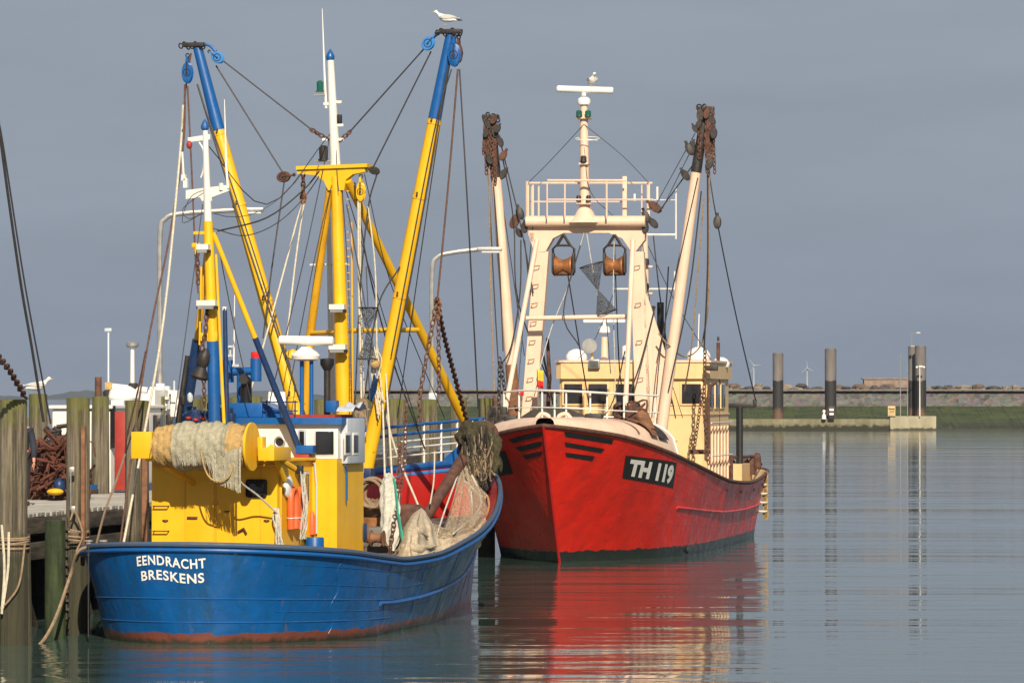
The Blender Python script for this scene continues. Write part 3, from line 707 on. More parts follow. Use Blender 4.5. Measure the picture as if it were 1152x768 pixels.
# ---- net drum across the stern
YD = .95
a = bx(176, 503, YD); c = bx(283, 501, YD); zc = (a.z+c.z)/2; a.z = c.z = zc
nd = MB().tube([a, c], .10, 12).build('net_drum', M['yellow'], blue)
for q, off in ((c, .0),):
    MB().cyl(q+Vector((off-.015, 0, 0)), q+Vector((off+.02, 0, 0)), .395, n=40).build('flange', M['yellow'], nd)
MB().box(a+Vector((-.22, .05, .02)), (.36, .34, .44), .015).build('drum_motor_housing', M['yellow'], nd)
MB().box(c+Vector((.16, .05, 0)), (.09, .2, .32), .02).build('bearing', M['yellow'], nd)
MB().box(c+Vector((.28, .35, -.12)), (.28, .9, .22), .02).build('bracket', M['yellow'], nd)
for q in (a+Vector((.12, .05, -.3)), c+Vector((.2, .1, -.05))):
    MB().tube([q, q+Vector((.25, .78, -.32))], .05, 8).build('brace', M['yellowworn'], nd)
MB().tube([c+Vector((.3, .1, .0)), c+Vector((.3, .8, -.55))], .05, 8).build('brace', M['yellow'], nd)
# net wound round the drum (a thing of its own)
L = c.x-a.x
nt_ = thing('fishing_net', 'grey green trawl net wound round the yellow stern drum with strands hanging down', 'fishing net', BL.M @ a)
T = BL.M
def fnet(u, v):
    x = a.x+.03+(L-.06)*v; r = .30+.06*math.sin(min(1, v*4)*math.pi/2)*math.sin(min(1, (1-v)*5)*math.pi/2)
    r += .006*math.sin(v*90)+.012*math.sin(v*23+2*u)+.010*math.sin(v*37+9*math.sin(2*math.pi*u))
    if .22 < v < .80: r += .03+.008*math.sin(40*v)
    an = 2*math.pi*u; return Vector((x, YD+r*math.cos(an), zc+r*math.sin(an)*1.02))
mb = MB().grid(fnet, 40, 120, True)
for i, f in enumerate(mb.f):
    v = (i//40)/119; mb.m[i] = 1 if (v < .22 or v > .80) else 0
def wld(mb, t): 
    mb.xf(Matrix.Translation(-t.location) @ BL.M); return mb
wld(mb, nt_).build('wound_net', [M['netgrey'], M['nettan']], nt_)
rn = random.Random(12); mb = MB()
for k in range(300):          # strands over the wound part
    x0_ = a.x+.05+(L-.1)*rn.random(); x1_ = x0_+rn.uniform(-.12, .12); a0 = rn.uniform(.2, 1.2)*math.pi; a1 = a0+rn.uniform(.5, 1.3)
    pts = []
    for i in range(9):
        t = i/8; an = a0+(a1-a0)*t; v = ((x0_+(x1_-x0_)*t)-a.x)/L
        r = .315+(.045 if .22 < v < .8 else .01)+.012*math.sin(7*t+k); pts.append(Vector((x0_+(x1_-x0_)*t+.01*math.sin(5*t+k), YD+r*math.cos(an), zc+r*math.sin(an))))
    mb.mi = 1 if not (a.x+.22*L < x0_ < a.x+.8*L) else (2 if rn.random() < .12 else 0)
    mb.tube(pts, rn.uniform(.003, .007), 4, False)
wld(mb, nt_).build('twine', [M['netgrey'], M['nettan'], M['netwhite']], nt_, smooth=False)
mb = MB()
for k in range(260):          # hanging fringe and slack tail gathering towards the tail rope
    x0_ = a.x+L*rn.uniform(.28, .96); dq = (x0_-a.x)/L
    drop = (.20+.55*max(0, dq-.35)*rn.uniform(.5, 1.1)) if dq > .6 else rn.uniform(-.02, .10)
    tx = x0_+rn.uniform(-.03, .05)
    if dq > .6: tx = x0_+(c.x-.1-x0_)*.45*rn.random()
    y0_ = YD-.36; pts = [Vector((x0_, y0_+.03, zc-.0)), Vector((x0_, y0_-.0, zc-.12)), Vector(((x0_+tx)/2, y0_+.01, zc-.2-drop*.4)), Vector((tx, y0_+.03, zc-.22-drop))]
    mb.mi = 0 if rn.random() < .8 else 1
    mb.tube(smoothpath(pts, 3), rn.uniform(.003, .007), 4, False)
wld(mb, nt_).build('hanging_strands', [M['netgrey'], M['netwhite']], nt_, smooth=False)
p0 = bx(225, 500, YD-.38); p1 = bx(248, 541, YD-.40); p2 = bx(262, 520, YD-.38)
wld(MB().tube(smoothpath([p0, bx(229, 522, YD-.4), bx(236, 537, YD-.4), p1, bx(258, 535, YD-.4), p2], 5), .014, 6), nt_).build('rope_loop', M['nettan'], nt_)
wld(MB().tube(smoothpath([bx(262, 520, YD-.38), bx(270, 541, YD-.2), bx(290, 557, 1.2), bx(312, 577, 1.6)], 5), .016, 6), nt_).build('tail_rope', M['netwhite'], nt_)
p = bx(312, 577, 1.65); b = MB()
for k in range(7): b.tube(smoothpath([p+Vector((rn.uniform(-.05, .05), -.02, .08)), p+Vector((rn.uniform(-.06, .08), -.05, -.1)), p+Vector((rn.uniform(-.02, .12), -.03, -.5)), p+Vector((rn.uniform(0, .12), 0, -.55-rn.uniform(0, .1)))], 4), .016, 5)
wld(b, nt_).build('rope_hank', M['netwhite'], nt_)

# ---- aft tripod mast
YM = 2.35
mb = MB()
def seg(b, u0, v0, u1, v1, y, r0, r1=None, n=14, y1=None): return b.cyl(bx(u0, v0, y), bx(u1, v1, y if y1 is None else y1), r0, r1, n)
am = seg(MB(), 241.5, 478, 239.5, 384, YM, .105, .10).build('aft_mast', M['blue'], blue)
seg(MB(), 239.5, 384, 234, 249, YM, .095, .080).build('yellow_section', M['yellowmast'], am)
seg(MB(), 234, 249, 231, 147, YM, .068, .045).build('white_section', M['white'], am)
p = bx(230.5, 147, YM); MB().lathe([(.035, 0), (.065, .03), (.07, .07), (.045, .14), (.0, .2)], p).build('finial', M['blue'], am)
a = bx(209, 219, YM); c = bx(257, 212, YM); MB().prism([bx(209, 214, YM), bx(257, 208, YM), bx(257, 215, YM), bx(238, 222, YM), bx(238, 226, YM), bx(227, 226, YM), bx(225, 222, YM), bx(209, 224, YM)], (0, .06, 0)).build('crosstree', M['white'], am)
b = MB(); b.prism([bx(211, 155, YM), bx(236, 151, YM), bx(236, 157, YM), bx(212, 160, YM)], (0, .05, 0)); b.box(bx(209, 206, YM), (.07, .07, .16)); b.box(bx(207, 200, YM), (.07, .07, .10)); b.tube([bx(205, 171, YM), bx(207, 205, YM)], .02, 6); b.tube([bx(249, 214, YM), bx(249, 206, YM)], .04, 6)
b.tube(smoothpath([bx(224, 160, YM), bx(229, 170, YM), bx(229, 190, YM), bx(226, 200, YM)], 4), .015, 6)
b.build('aerial_bracket', M['white'], am)
b = MB().tube([bx(256.5, 212, YM), bx(254.5, 187, YM), bx(252.5, 112, YM)], [.022, .02, .006], 6); b.build('whip_aerial', M['plastic'], am)
b = MB().ball(bx(213, 163, YM), (.05, .05, .07)); b.build('red_lantern', M['reddeck'], am)
l1 = seg(MB(), 236, 256, 222, 382, YM+.1, .05, .055, y1=YM+.6).build('back_stay_leg', M['yellowworn'], am)
seg(MB(), 222, 382, 207, 477, YM+.6, .085, .10, y1=YM+.9).build('blue_leg_section', M['navy'], l1)
seg(MB(), 211, 400, 200, 476, YM+.3, .04, .045).build('dark_pipe', M['darkmetal'], l1)
l2 = seg(MB(), 240, 262, 287, 380, YM, .042, .046, y1=2.8).build('front_stay_leg', M['yellow'], am)
seg(MB(), 287, 380, 337, 506, 2.8, .052, .058, y1=3.45).build('blue_leg_section', M['navy'], l2)
p = bx(341, 504, 3.45); MB().box(p+Vector((.05, 0, -.02)), (.30, .2, .14), .015).build('foot_block', M['blue'], l2)
MB().box(p+Vector((0, 0, -.16)), (.26, .2, .12), .01).build('foot_base', M['reddeck'], l2)
p = bx(307, 508, 3.2); MB().box(p, (.16, .2, .10), .01).build('foot_base', M['reddeck'], blue)
seg(MB(), 226.5, 300, 224.5, 388, YM, .018).build('ladder_pipe', M['yellow'], am)
seg(MB(), 243, 286, 252, 476, YM-.12, .022, .03).build('ladder_pipe', M['yellow'], am)
seg(MB(), 253, 347, 255, 476, YM+.2, .035, .05).build('side_pipe', M['navy'], am)
b = MB(); b.box(bx(253, 347, YM+.2), (.06, .06, .06)); b.tube([bx(263, 412, 3.4), bx(264, 332, 3.4)], [.016, .007], 6); b.build('whip_aerial', M['plastic'], am)
b = MB(); b.cyl(bx(259, 391, 3.4), bx(259, 388.5, 3.4), .07); b.tube([bx(259, 402, 3.4), bx(259, 391, 3.4)], .02, 6); b.box(bx(266, 411, 3.4), (.12, .1, .04)); b.box(bx(258, 400, 3.4), (.12, .1, .04)); b.build('gps_aerial', M['greywhite'], am)
def flood(u, v, y, par, wd=.30, tilt=0):
    p = bx(u, v, y); b = MB().prism([p+Vector((-wd/2, -.16, 0)), p+Vector((wd/2, -.16, 0)), p+Vector((wd/2-.03, .1, 0)), p+Vector((-wd/2+.03, .1, 0))], (0, 0, .09))
    b.mi = 1; b.prism([p+Vector((-wd/2, -.165, -.055)), p+Vector((wd/2, -.165, -.055)), p+Vector((wd/2, .0, -.055)), p+Vector((-wd/2, .0, -.055))], (0, 0, .052)); b.mi = 2; b.box(p+Vector((0, -.172, -.03)), (wd*.85, .01, .05))
    return b.build('floodlight', [M['white'], M['black'], M['steel']], par)
flood(231, 281, YM-.12, am, .20); flood(235, 344, YM-.15, am, .33)
MB().box(bx(228, 262, YM), (.28, .12, .05)).build('bracket', M['yellow'], am); b = MB(); b.box(bx(221, 276, YM), (.14, .1, .08), .02); b.cyl(bx(221, 274, YM), bx(221, 286, YM), .05, .03); b.build('bell_horn', M['yellow'], am); MB().box(bx(236, 379, YM), (.3, .14, .14), .02).build('bracket', M['yellow'], am)
b = MB().lathe([(.03, .2), (.10, .1), (.11, -.02), (.07, -.12), (.16, -.28), (.12, -.33), (.03, -.30)], bx(229, 405, YM-.1), (.25, 0, 1), 16); b.build('hanging_block', M['darkmetal'], am)
b = MB(); b.chain([bx(233, 345, YM-.15), bx(231, 376, YM-.15), bx(227, 392, YM-.15)], .11, .014); b.build('chain', M['rust'], am); MB().chain([bx(229, 418, YM-.1), bx(230, 460, YM-.1)], .10, .013).build('chain', M['rust'], am)
rn = random.Random(3); b = MB()
for k in range(9): b.tube(smoothpath([bx(236, 212, YM), bx(215+rn.uniform(-14, 8), 228+rn.uniform(-8, 18), YM), bx(205+rn.uniform(0, 20), 245+rn.uniform(-10, 8), YM), bx(228, 240, YM)], 5), .006, 4) if k < 2 else None
b.tube(smoothpath([bx(240, 257, YM), bx(275, 265, YM), bx(310, 252, YM+3), bx(340, 225, 8.6), bx(365, 190, 8.7)], 6), .009, 5); b.tube(sag(bx(240, 240, YM), bx(344, 190, 8.6), .35), .006, 4)
b.build('cable', M['wire'], am)
for k, (u, v) in enumerate([(206, 455), (214, 452), (236, 462), (247, 455)]):
    MB().lathe([(.03, 0), (.05, .04), (.05, .12), (.02, .16)], bx(u, v, 2.6)).build('deck_lamp', M['greywhite'] if k % 2 else M['darkmetal'], blue)

# ---- main mast
YW = 8.7
mm = seg(MB(), 389, 520, 378, 199, YW, .155, .095, 20).build('main_mast', M['yellowmast'], blue)
seg(MB(), 377.5, 188, 372, 68, YW, .095, .062, 16).build('topmast', M['white'], mm)
p = bx(371.5, 68, YW); MB().lathe([(.045, -.02), (.075, .02), (.08, .07), (.05, .14), (0, .21)], p).build('finial', M['blue'], mm)
pts = [(334, 188.5), (412, 185), (412, 193), (397, 196), (389, 202), (387, 214), (369, 214), (364, 203), (354, 197), (334, 195.5)]
MB().prism([bx(u, v, YW-.07) for u, v in pts], (0, .16, 0)).build('crosstree', M['yellow'], mm)
MB().prism([bx(u, v, YW-.12) for u, v in [(333, 187), (413, 184), (413, 188), (333, 191)]], (0, .28, 0)).build('crosstree_flange', M['yellow'], mm)
b = MB(); b.tube([bx(367, 122, YW), bx(365, 80, YW), bx(362.5, 10, YW)], [.024, .02, .006], 6); b.build('whip_aerial', M['plastic'], mm)
for u_, v_, w_ in ((369, 117, .16), (381, 115, .12), (383, 141, .12), (366, 157, .10), (384, 157, .10)): MB().box(bx(u_, v_, YW), (w_, .06, .05), .005).build('bracket', M['white'], mm)
for u, v, s_ in [(360, 103, .15), (364, 180, .20)]:
    p = bx(u, v, YW-.02); b = MB().lathe([(s_*.5, -.01), (s_*.5, .015), (s_*.38, .02), (s_*.42, s_*1.0), (s_*.42, s_*1.1), (s_*.2, s_*1.3), (0, s_*1.32)], p, n=14); b.build('signal_lantern', M['greenlamp'] if v < 120 else M['darkmetal'], mm)
p = bx(382, 134, YW); MB().box(p, (.07, .1, .16), .01).build('small_lamp', M['black'], mm)
b = MB(); b.box(bx(364, 181, YW), (.3, .12, .03)); b.box(bx(360, 107, YW), (.2, .1, .03)); b.build('lantern_shelf', M['steel'], mm)
lg = MB(); lg.cyl(bx(372, 205, YW), bx(349, 376, 9.6), .07, .08, 12); lg.cyl(bx(349, 376, 9.6), bx(343, 470, 9.9), .08, .08, 12); lg.build('bipod_leg', M['yellowworn'], mm)
MB().cyl(bx(391, 203, YW), bx(523, 475, 13.4), .075, .085, 12).build('bipod_leg', M['yellow'], mm)
b = MB().cyl(bx(349, 375, 9.6), bx(380, 373.5, YW), .045, .045, 10); b.cyl(bx(386, 372, YW), bx(470, 371, 11.0), .045, .045, 10); b.build('cross_bar', M['yellow'], mm)
seg(MB(), 395.5, 250, 397, 455, YW+.1, .018).build('mast_ladder_rail', M['yellowworn'], mm)
b = MB()
for k in range(26): p = bx(393+k*.1, 215+k*9.2, YW); b.box(p+Vector((-.02, -.02, 0)), (.05, .02, .018))
b.build('mast_ladder_rung', M['yellowworn'], mm)
flood(381.5, 348, YW-.22, mm, .28); flood(382, 393, YW-.24, mm, .31)
# white pole standing beyond the mast
pm_ = MB(); pm_.cyl(bx(374, 462, 10), bx(369, 210, 10), .07, .035, 10); pm_.tube([bx(348, 298, 10), bx(392, 297, 10)], .02, 6); pm_.build('signal_pole', M['white'], blue)
# booms
def boom(u0, v0, um, vm, u1, v1, r0, r1, lb):
    o = MB().cyl(bx(u0, v0, YW), bx(um, vm, YW), r0, (r0+r1)/2+.01, 20).build('derrick_boom', M['yellowmast'], blue, label=lb)
    P0 = bx(u0, v0, YW); P1 = bx(um, vm, YW)
    for t_ in (.22, .5, .78, .99):
        q = P0.lerp(P1, t_); rr = r0+((r0+r1)/2+.01-r0)*t_+.012; d_ = (P1-P0).normalized()*.03; MB().cyl(q-d_, q+d_, rr, n=18).build('collar', M['yellowmast'], o)
        MB().torus(q+Vector((0, -rr-.02, .05)), .035, .010, (1, 0, 0), 12, 5).build('eye', M['rust'], o)
    MB().cyl(bx(um, vm, YW), bx(u1, v1, YW), (r0+r1)/2+.012, r1, 20).build('blue_tip', M['blue'], o)
    return o
b1 = boom(352, 530, 246, 147, 222, 52, .125, .085, 'left boom leaning outward to the left')
b2 = boom(411, 533, 489, 134, 507, 38, .13, .085, 'right boom leaning outward to the right')
MB().box(bx(411, 533, YW-.02), (.30, .3, .22), .03).build('boom_heel', M['navy'], b2)
def block(u, v, s_, y, mt, par, rx=.5, tilt=0., nm='block'):
    p = bx(u, v, y); R = Matrix.Rotation(tilt, 4, 'Y')
    b = MB(); 
    for dy in (-.045, .03): b.lathe([(s_*.9, 0), (s_, .01), (s_*.9, .02)], (0, dy, 0), (0, 1, 0), 16)
    b.v = [Vector((q.x*rx*1.1, q.y, q.z*1.25)) for q in b.v]
    b.prism([(-s_*.22, -.05, s_*.8), (s_*.22, -.05, s_*.8), (s_*.1, -.05, s_*1.9), (-s_*.1, -.05, s_*1.9)], (0, .1, 0))
    b.mi = 1; b.lathe([(s_*.55, -.03), (s_*.45, 0), (s_*.55, .03)], (0, 0, 0), (0, 1, 0), 14); b.lathe([(s_*.16, -.065), (s_*.16, -.04)], (0, 0, 0), (0, 1, 0), 10); b.box((0, -.052, s_*.5), (s_*.16, .012, s_*1.5)); b.torus((0, -.045, 0), s_*.72*rx, .008, (0, 1, 0), 16, 4); b.torus((0, 0, s_*2.0), s_*.22, .012, (0, 1, 0), 12, 6)
    b.xf(Matrix.Translation(p) @ R); return b.build(nm, [mt, M['darkmetal']], par)
block(211, 82, .155, YW-.1, M['blue'], b1, .6); block(245, 65, .10, YW-.1, M['bluelight'], b1, .9, R_(-55))
block(482, 49, .11, YW-.1, M['bluelight'], b2, .9, R_(40)); block(511, 62, .17, YW-.12, M['blue'], b2, .6); block(516, 60, .14, YW+.05, M['rust'], b2, .45)
for (u, v, par) in [(218, 52, b1), (507, 37, b2)]:
    b = MB(); p = bx(u, v, YW)
    b.box(p+Vector((.02, -.04, .02)), (.40, .16, .08), .02, 0); 
    for k in range(7): b.torus(p+Vector((-.22+.07*k, -.08, .03*math.sin(k*2))), .045, .013, (random.random(), 1, .3), 10, 5)
    b.build('head_fitting', M['darkmetal'], par)
b = MB(); b.tube([bx(229, 49, YW), bx(237, 52, YW), bx(243, 58, YW)], .03, 6); b.build('shackle', M['blue'], b1)
b = MB(); b.tube([bx(496, 34, YW), bx(490, 40, YW), bx(485, 44, YW)], .03, 6); b.build('shackle', M['blue'], b2)
MB().lathe([(.03, -.08), (.10, -.04), (.13, 0), (.10, .05), (.03, .1)], bx(329, 399, YW-.15), (.3, -.5, 1), 14).build('float', M['yellow'], b1)
block(319, 199, .10, YW-.1, M['rust'], mm, .9, R_(80)); block(421, 192, .08, YW-.1, M['darkmetal'], mm, .8, R_(-70)); block(341, 222, .10, YW-.1, M['rustorange'], mm, .5); block(406, 216, .14, YW-.1, M['yellow'], mm, .55)
for p_, q_ in (((246, 66), (250, 69)), ((352, 147), (367, 156)), ((384, 157), (393, 149)), ((341, 196), (341, 218))): MB().chain([bx(*p_, YW), bx(*q_, YW)], .12, .018).build('shackle_chain', M['rust'], mm)

# rigging: (pixels and depth) -> wires
def wires(name, mt, par, lines, fr=bx, r=.014):
    b = None
    for ln in lines:
        rr = r
        pts = ln
        if isinstance(ln[0], (int, float)): rr = ln[0]; pts = ln[1:]
        P = [fr(*p) for p in pts]
        if len(P) > 2: P = smoothpath(P, 5)
        MB().tube(P, rr, 6).build(name, mt, par)
wires('topping_wire', M['wire'], blue, [
    [(249, 67, YW), (352, 147, YW)], [(243, 74, YW), (318, 194, YW-.1)], [(478, 54, YW), (393, 149, YW)], [(485, 58, YW), (420, 188, YW-.1)],
    [(320, 203, YW-.1), (306, 300, YW-.6), (296, 380, 7.5)], [(424, 196, YW-.1), (414, 235, YW-.1), (405, 330, YW-.1), (399, 462, YW-.1)],
    [.018, (222, 95, YW-.25), (262, 225, YW-.5), (320, 400, YW-1), (345, 472, 7)], [.014, (229, 118, YW-.3), (268, 230, YW-.5), (325, 410, YW-1), (332, 440, 7)],
    [.014, (359, 193, YW-.2), (340, 215, YW-.2), (300, 245, 6), (245, 260, YW-5.5)], [(399, 205, YW), (414, 300, 9), (440, 400, 9.8), (478, 505, 11)], ])
wires('boom_wire', M['wire'], b2, [[.016, (503, 80, YW-.12), (470, 270, YW-.18), (430, 480, YW-.18)], [.012, (508, 78, YW-.1), (488, 150, YW-.15), (440, 400, YW-.2)],
    [(517, 78, YW-.1), (527, 250, YW-.1), (538, 460, 10)], [(411, 440, YW-.4), (425, 345, YW-.3), (450, 300, YW-.15)]])
wires('rusty_wire', M['rustwire'], b2, [[.018, (515, 78, YW-.1), (505, 200, YW-.1), (492, 338, YW-.1)]])
wires('rusty_wire', M['rustwire'], b1, [[.018, (208, 95, YW-.1), (206, 165, YW-.1), (190, 270, YW-.5), (164, 400, 6), (135, 612, 2.0)],
    [.016, (211, 97, YW-.1), (216, 200, YW-.1), (220, 292, YW-.1), (223, 330, YW-.1)], [.014, (215, 60, YW), (209, 100, YW), (204, 160, YW)]])
b = MB(); b.chain([bx(222, 285, YW-.1), bx(223, 322, YW-.1)], .11, .016); b.build('hanging_chain', M['rust'], b1)
wires('fall_rope', M['rope'], mm, [[.016, (339, 229, YW-.1), (318, 310, 8.2), (296, 390, 7.4), (272, 475, 5)], [.016, (342, 229, YW-.1), (333, 290, YW-.2), (323, 378, YW-.5)],
    [.02, (403, 226, YW-.1), (404, 330, YW-.1), (407, 460, YW-.2)], [.014, (414, 232, YW-.1), (422, 300, YW-.1), (424, 390, YW-.1)], [(405, 226, YW-.1), (406, 330, YW), (410, 455, YW)]])
wires('mooring_tail', M['rope'], blue, [[.022, (206, 118, YW-.1), (202, 180, YW-.3), (184, 360, 5), (160, 500, 2.5), (139, 611, 1.2)]])
wires('deck_rope', M['rope'], blue, [[.02, (406, 470, 7), (408, 530, 6.2), (396, 580, 5.4), (388, 620, 5)], [.02, (407, 480, 6.5), (407, 560, 6), (408, 618, 5.6)],
    [.018, (430, 440, 8.6), (432, 500, 8.2), (433, 537, 8)], [.018, (434, 420, 8.6), (439, 500, 8.2), (441, 537, 8)], [.02, (424, 395, 8.6), (440, 490, 9.2), (472, 572, 9.4)],
    [.014, (489, 508, 12), (488, 540, 11), (484, 566, 10)]])
wires('thin_wire', M['wire'], blue, [[.009, (231, 160, YM), (300, 230, 5), (372, 150, YW)], [.009, (372, 150, YW), (340, 300, 8), (300, 465, 4)], [.009, (376, 196, YW), (352, 300, 8), (322, 455, 5)],
    [.008, (228, 230, YM), (215, 330, 2), (196, 470, 1.5)], [.008, (243, 262, YM), (262, 360, 3), (282, 450, 3.3)], [.009, (384, 200, YW), (392, 320, YW), (396, 460, 8)], [.009, (410, 196, YW), (440, 320, 10), (500, 470, 15)], [.009, (388, 210, YW), (430, 350, 11), (470, 480, 14)],
    [.008, (362, 60, YW), (300, 130, 8.7), (238, 70, YW)] if False else [.008, (377, 120, YW), (379, 190, YW-.1), (381, 215, YW-.2)], [.010, (507, 60, YW-.1), (480, 240, 9), (447, 470, 11)]])
# tangle of line with float near the mast
rn = random.Random(8); b = MB()
for k in range(12): b.tube(smoothpath([bx(424+rn.uniform(-3, 3), 392+rn.uniform(-4, 4), 8.4), bx(424+rn.uniform(-7, 7), 410+rn.uniform(-8, 8), 8.4), bx(424+rn.uniform(-6, 6), 430+rn.uniform(-8, 8), 8.4), bx(428+rn.uniform(-5, 6), 455+rn.uniform(-8, 16), 8.4)], 4), .010, 5)
b.build('line_tangle', M['rope'], mm); MB().ball(bx(422, 410, 8.3), (.09, .09, .085)).build('float', M['nettan'], mm)
b = MB()
for k in range(14): b.tube(smoothpath([bx(404+rn.uniform(-4, 6), 448+rn.uniform(-4, 4), 8.2), bx(406+rn.uniform(-7, 7), 458+rn.uniform(-5, 5), 8.2), bx(405+rn.uniform(-6, 8), 468+rn.uniform(-5, 5), 8.2), bx(408+rn.uniform(-5, 6), 476+rn.uniform(-4, 6), 8.2)], 4), .012, 5)
b.build('line_tangle', M['brownrope'], mm)
# chains at the foot of the right boom wires
wires_b = MB(); wires_b.chain(smoothpath([bx(492, 338, YW), bx(499, 375, 9.8), bx(512, 425, 11.5), bx(527, 480, 13.2)], 6), .14, .016); wires_b.build('heavy_chain', M['rust'], b2)
wires_b = MB(); wires_b.chain(smoothpath([bx(491, 338, YW), bx(484, 380, YW), bx(473, 440, YW), bx(472, 475, YW)], 6), .13, .014); wires_b.chain([bx(493, 345, YW), bx(494, 440, 9)], .12, .013); wires_b.build('light_chain', M['rustwire'], b2)
b = MB()
for k in range(5): b.torus(bx(492+(k % 2)*2, 338+k*5, YW), .05, .016, (random.random(), 1, 0), 10, 5)
b.build('shackle', M['rustorange'], b2)
def dayshape(fr, u, v0, vm, v1, w0, w1, y, name, lb, mt=None):
    t = bx if fr is None else fr
    b = MB(); 
    pA = t(u, v0, y); pM = t(u, vm, y); pB = t(u, v1, y)
    for (P, Q, r0, r1) in ((pA, pM, w0, .02), (pM, pB, .02, w1)):
        b.grid(lambda s_, q, P=P, Q=Q, r0=r0, r1=r1: P.lerp(Q, q)+Vector((math.cos(2*math.pi*s_), math.sin(2*math.pi*s_), 0))*(r0+(r1-r0)*q)*(1+.12*math.sin(6*s_+5*q)), 20, 8, True)
    b.mi = 1; b.torus(pA, w0, .010, (0, 0, 1)); b.torus(pB, w1, .010, (0, 0, 1))
    return b
b = dayshape(None, 414, 346, 372, 404, .17, .17, 8.3, '', '')
solo('day_shape', b, [M['netdark'], M['darkmetal']], 'dark hourglass net day shape hanging right of the yellow main mast', 'day shape', fr=BL)
mb = MB(); mb.grid(lambda u, v: bx(420-6*v+u*5, 420+28*v+6*u, 8.3)+Vector((0, .05*math.sin(6*u+4*v), 0)), 6, 8); mb.v += []
o = solo('flag', mb, M['navy'], 'small furled navy blue flag hanging beside the yellow boom', 'flag', fr=BL)
sd = o.modifiers.new('thick', 'SOLIDIFY'); sd.thickness = .012
wires('light_line', M['wire'], mm, [[.010, (412, 300, 8.5), (414, 346, 8.3)], [.010, (414, 404, 8.3), (416, 450, 8.2)], [.012, (390, 230, 8.5), (405, 310, 8.4), (411, 345, 8.3)]])

# ---- foredeck gear
b = MB()         # winch barrels
a = bx(397, 610, 6.2); b.box(a+Vector((.35, .3, .1)), (.8, .6, .34), .03); wb = b.build('winch', M['greasygrey'], blue)
for k in range(3): MB().lathe([(.14, 0), (.09, .04), (.07, .12), (.09, .2), (.14, .24)], bx(405, 608, 5.9)+Vector((.22*(k-1), -.1, .05)), (1, 0, 0), 18).build('winch_drum', M['rustorange'], wb)
MB().box(bx(436, 600, 7.0)+Vector((0, .4, -.12)), (.8, .7, .45), .03).build('fish_bin', M['greasygrey'], blue)
MB().box(bx(414, 592, 7.2)+Vector((0, .4, 0)), (.42, .4, .30), .02).build('crate', M['brass'], blue)
MB().lathe([(.2, -.25), (.3, -.2), (.3, .2), (.22, .28), (0, .3)], bx(460, 585, 9.3)).build('windlass', M['rust'], blue)
b = MB(); rn = random.Random(6)
for k in range(6): b.torus(bx(417, 556, 7.6)+Vector((rn.uniform(-.05, .05), .04*k, rn.uniform(-.05, .05))), .26-.01*k, .03, (rn.uniform(-.2, .2), 1, rn.uniform(-.2, .2)), 24, 6)
solo('rope_coil', b, M['brownrope'], 'coil of brown rope hung upright on the deck behind the yellow house', 'rope coil', fr=BL)
b = MB()
for k in range(60): b.tube(smoothpath([bx(rn.uniform(408, 430), rn.uniform(562, 592), 7.9) for _ in range(4)], 4), .012, 4)
solo('rope_pile', b, [M['brownrope']], 'messy tangle of old ropes lying around the brown coil', 'rope', fr=BL)
# net rolls
def fold_roll(P, Rr, nf, amp, mt, seed, nu=48, nv=30):
    ph = random.Random(seed).uniform(0, 6); P = smoothpath(P, 6); k = len(P)-1
    def f(u, v):
        i = min(int(v*k), k-1); t = v*k-i; p = P[i].lerp(P[i+1], t); d = (P[min(i+1, k)]-P[i]).normalized()
        n1 = d.cross(Vector((0, 1, .2))).normalized(); n2 = d.cross(n1); j = v*(len(Rr)-1); a_ = int(min(j, len(Rr)-2)); r = Rr[a_]+(Rr[a_+1]-Rr[a_])*(j-a_)
        r *= 1+amp*math.sin(nf*2*math.pi*u+ph+2.5*math.sin(5*v))+amp*.7*math.sin(v*34+4*math.sin(2*math.pi*u+ph))
        an = 2*math.pi*u; return p+(n1*math.cos(an)+n2*math.sin(an)*.8)*r
    return MB().grid(f, nu, nv, True)
n1 = thing('rolled_net', 'pale rolled netting hanging in a bundle with green seams by the two white ropes', 'fishing net', BL.M @ bx(438, 612, 8))
wld(fold_roll([bx(437, 534, 7.0), bx(438, 556, 6.7), bx(440, 590, 6.3), bx(441, 620, 6.0)], [.07, .15, .17, .17, .18, .03], 7, .10, 0, 1), n1).build('net_bundle', M['netwhite'], n1)
b = MB(); b.tube(smoothpath([bx(443, 538, 6.8), bx(446, 556, 6.5), bx(448, 580, 6.2)], 4), .02, 5); b.tube(smoothpath([bx(448, 578, 6.2), bx(451, 594, 6.0), bx(453, 608, 5.9)], 4), .022, 5); wld(b, n1).build('green_line', M['green'], n1)
wld(MB().chain([bx(450, 500, 7.2), bx(447, 560, 6.6), bx(443, 590, 6.1), bx(438, 622, 5.8)], .12, .014), n1).build('chain', M['rust'], n1); b = MB(); b.chain([bx(457, 455, 8.3), bx(455, 520, 8), bx(448, 570, 7.5)], .11, .012); wld(b, n1).build('chain', M['rust'], n1)
n2 = thing('cod_end', 'cream trawl cod end heaped over the starboard bulwark of the blue trawler', 'fishing net', BL.M @ bx(465, 625, 7.2))
ap = bx(474, 571, 7.6)
bs_ = smoothpath([bx(444, 634, 5.9), bx(452, 636, 5.5), bx(464, 635, 5.5), bx(476, 632, 5.9), bx(489, 626, 6.6), bx(494, 618, 7.2)], 6)
def fan(u, v):
    i = u*(len(bs_)-1); k = int(min(i, len(bs_)-2)); q = bs_[k].lerp(bs_[k+1], i-k); p = ap.lerp(q, v)
    wv_ = min(1, v*1.4)
    fold = .055*math.sin(20*u+3*math.sin(3*v))*wv_+.03*math.sin(41*u+5*v)*wv_+.035*math.sin(17*v+4*u)*wv_
    return p+Vector((.55*fold, -.9*fold-.35*math.sin(math.pi*u)*math.sin(math.pi*min(1, v*.9)), .26*math.sin(math.pi*v*.85)*(1-.3*u)))
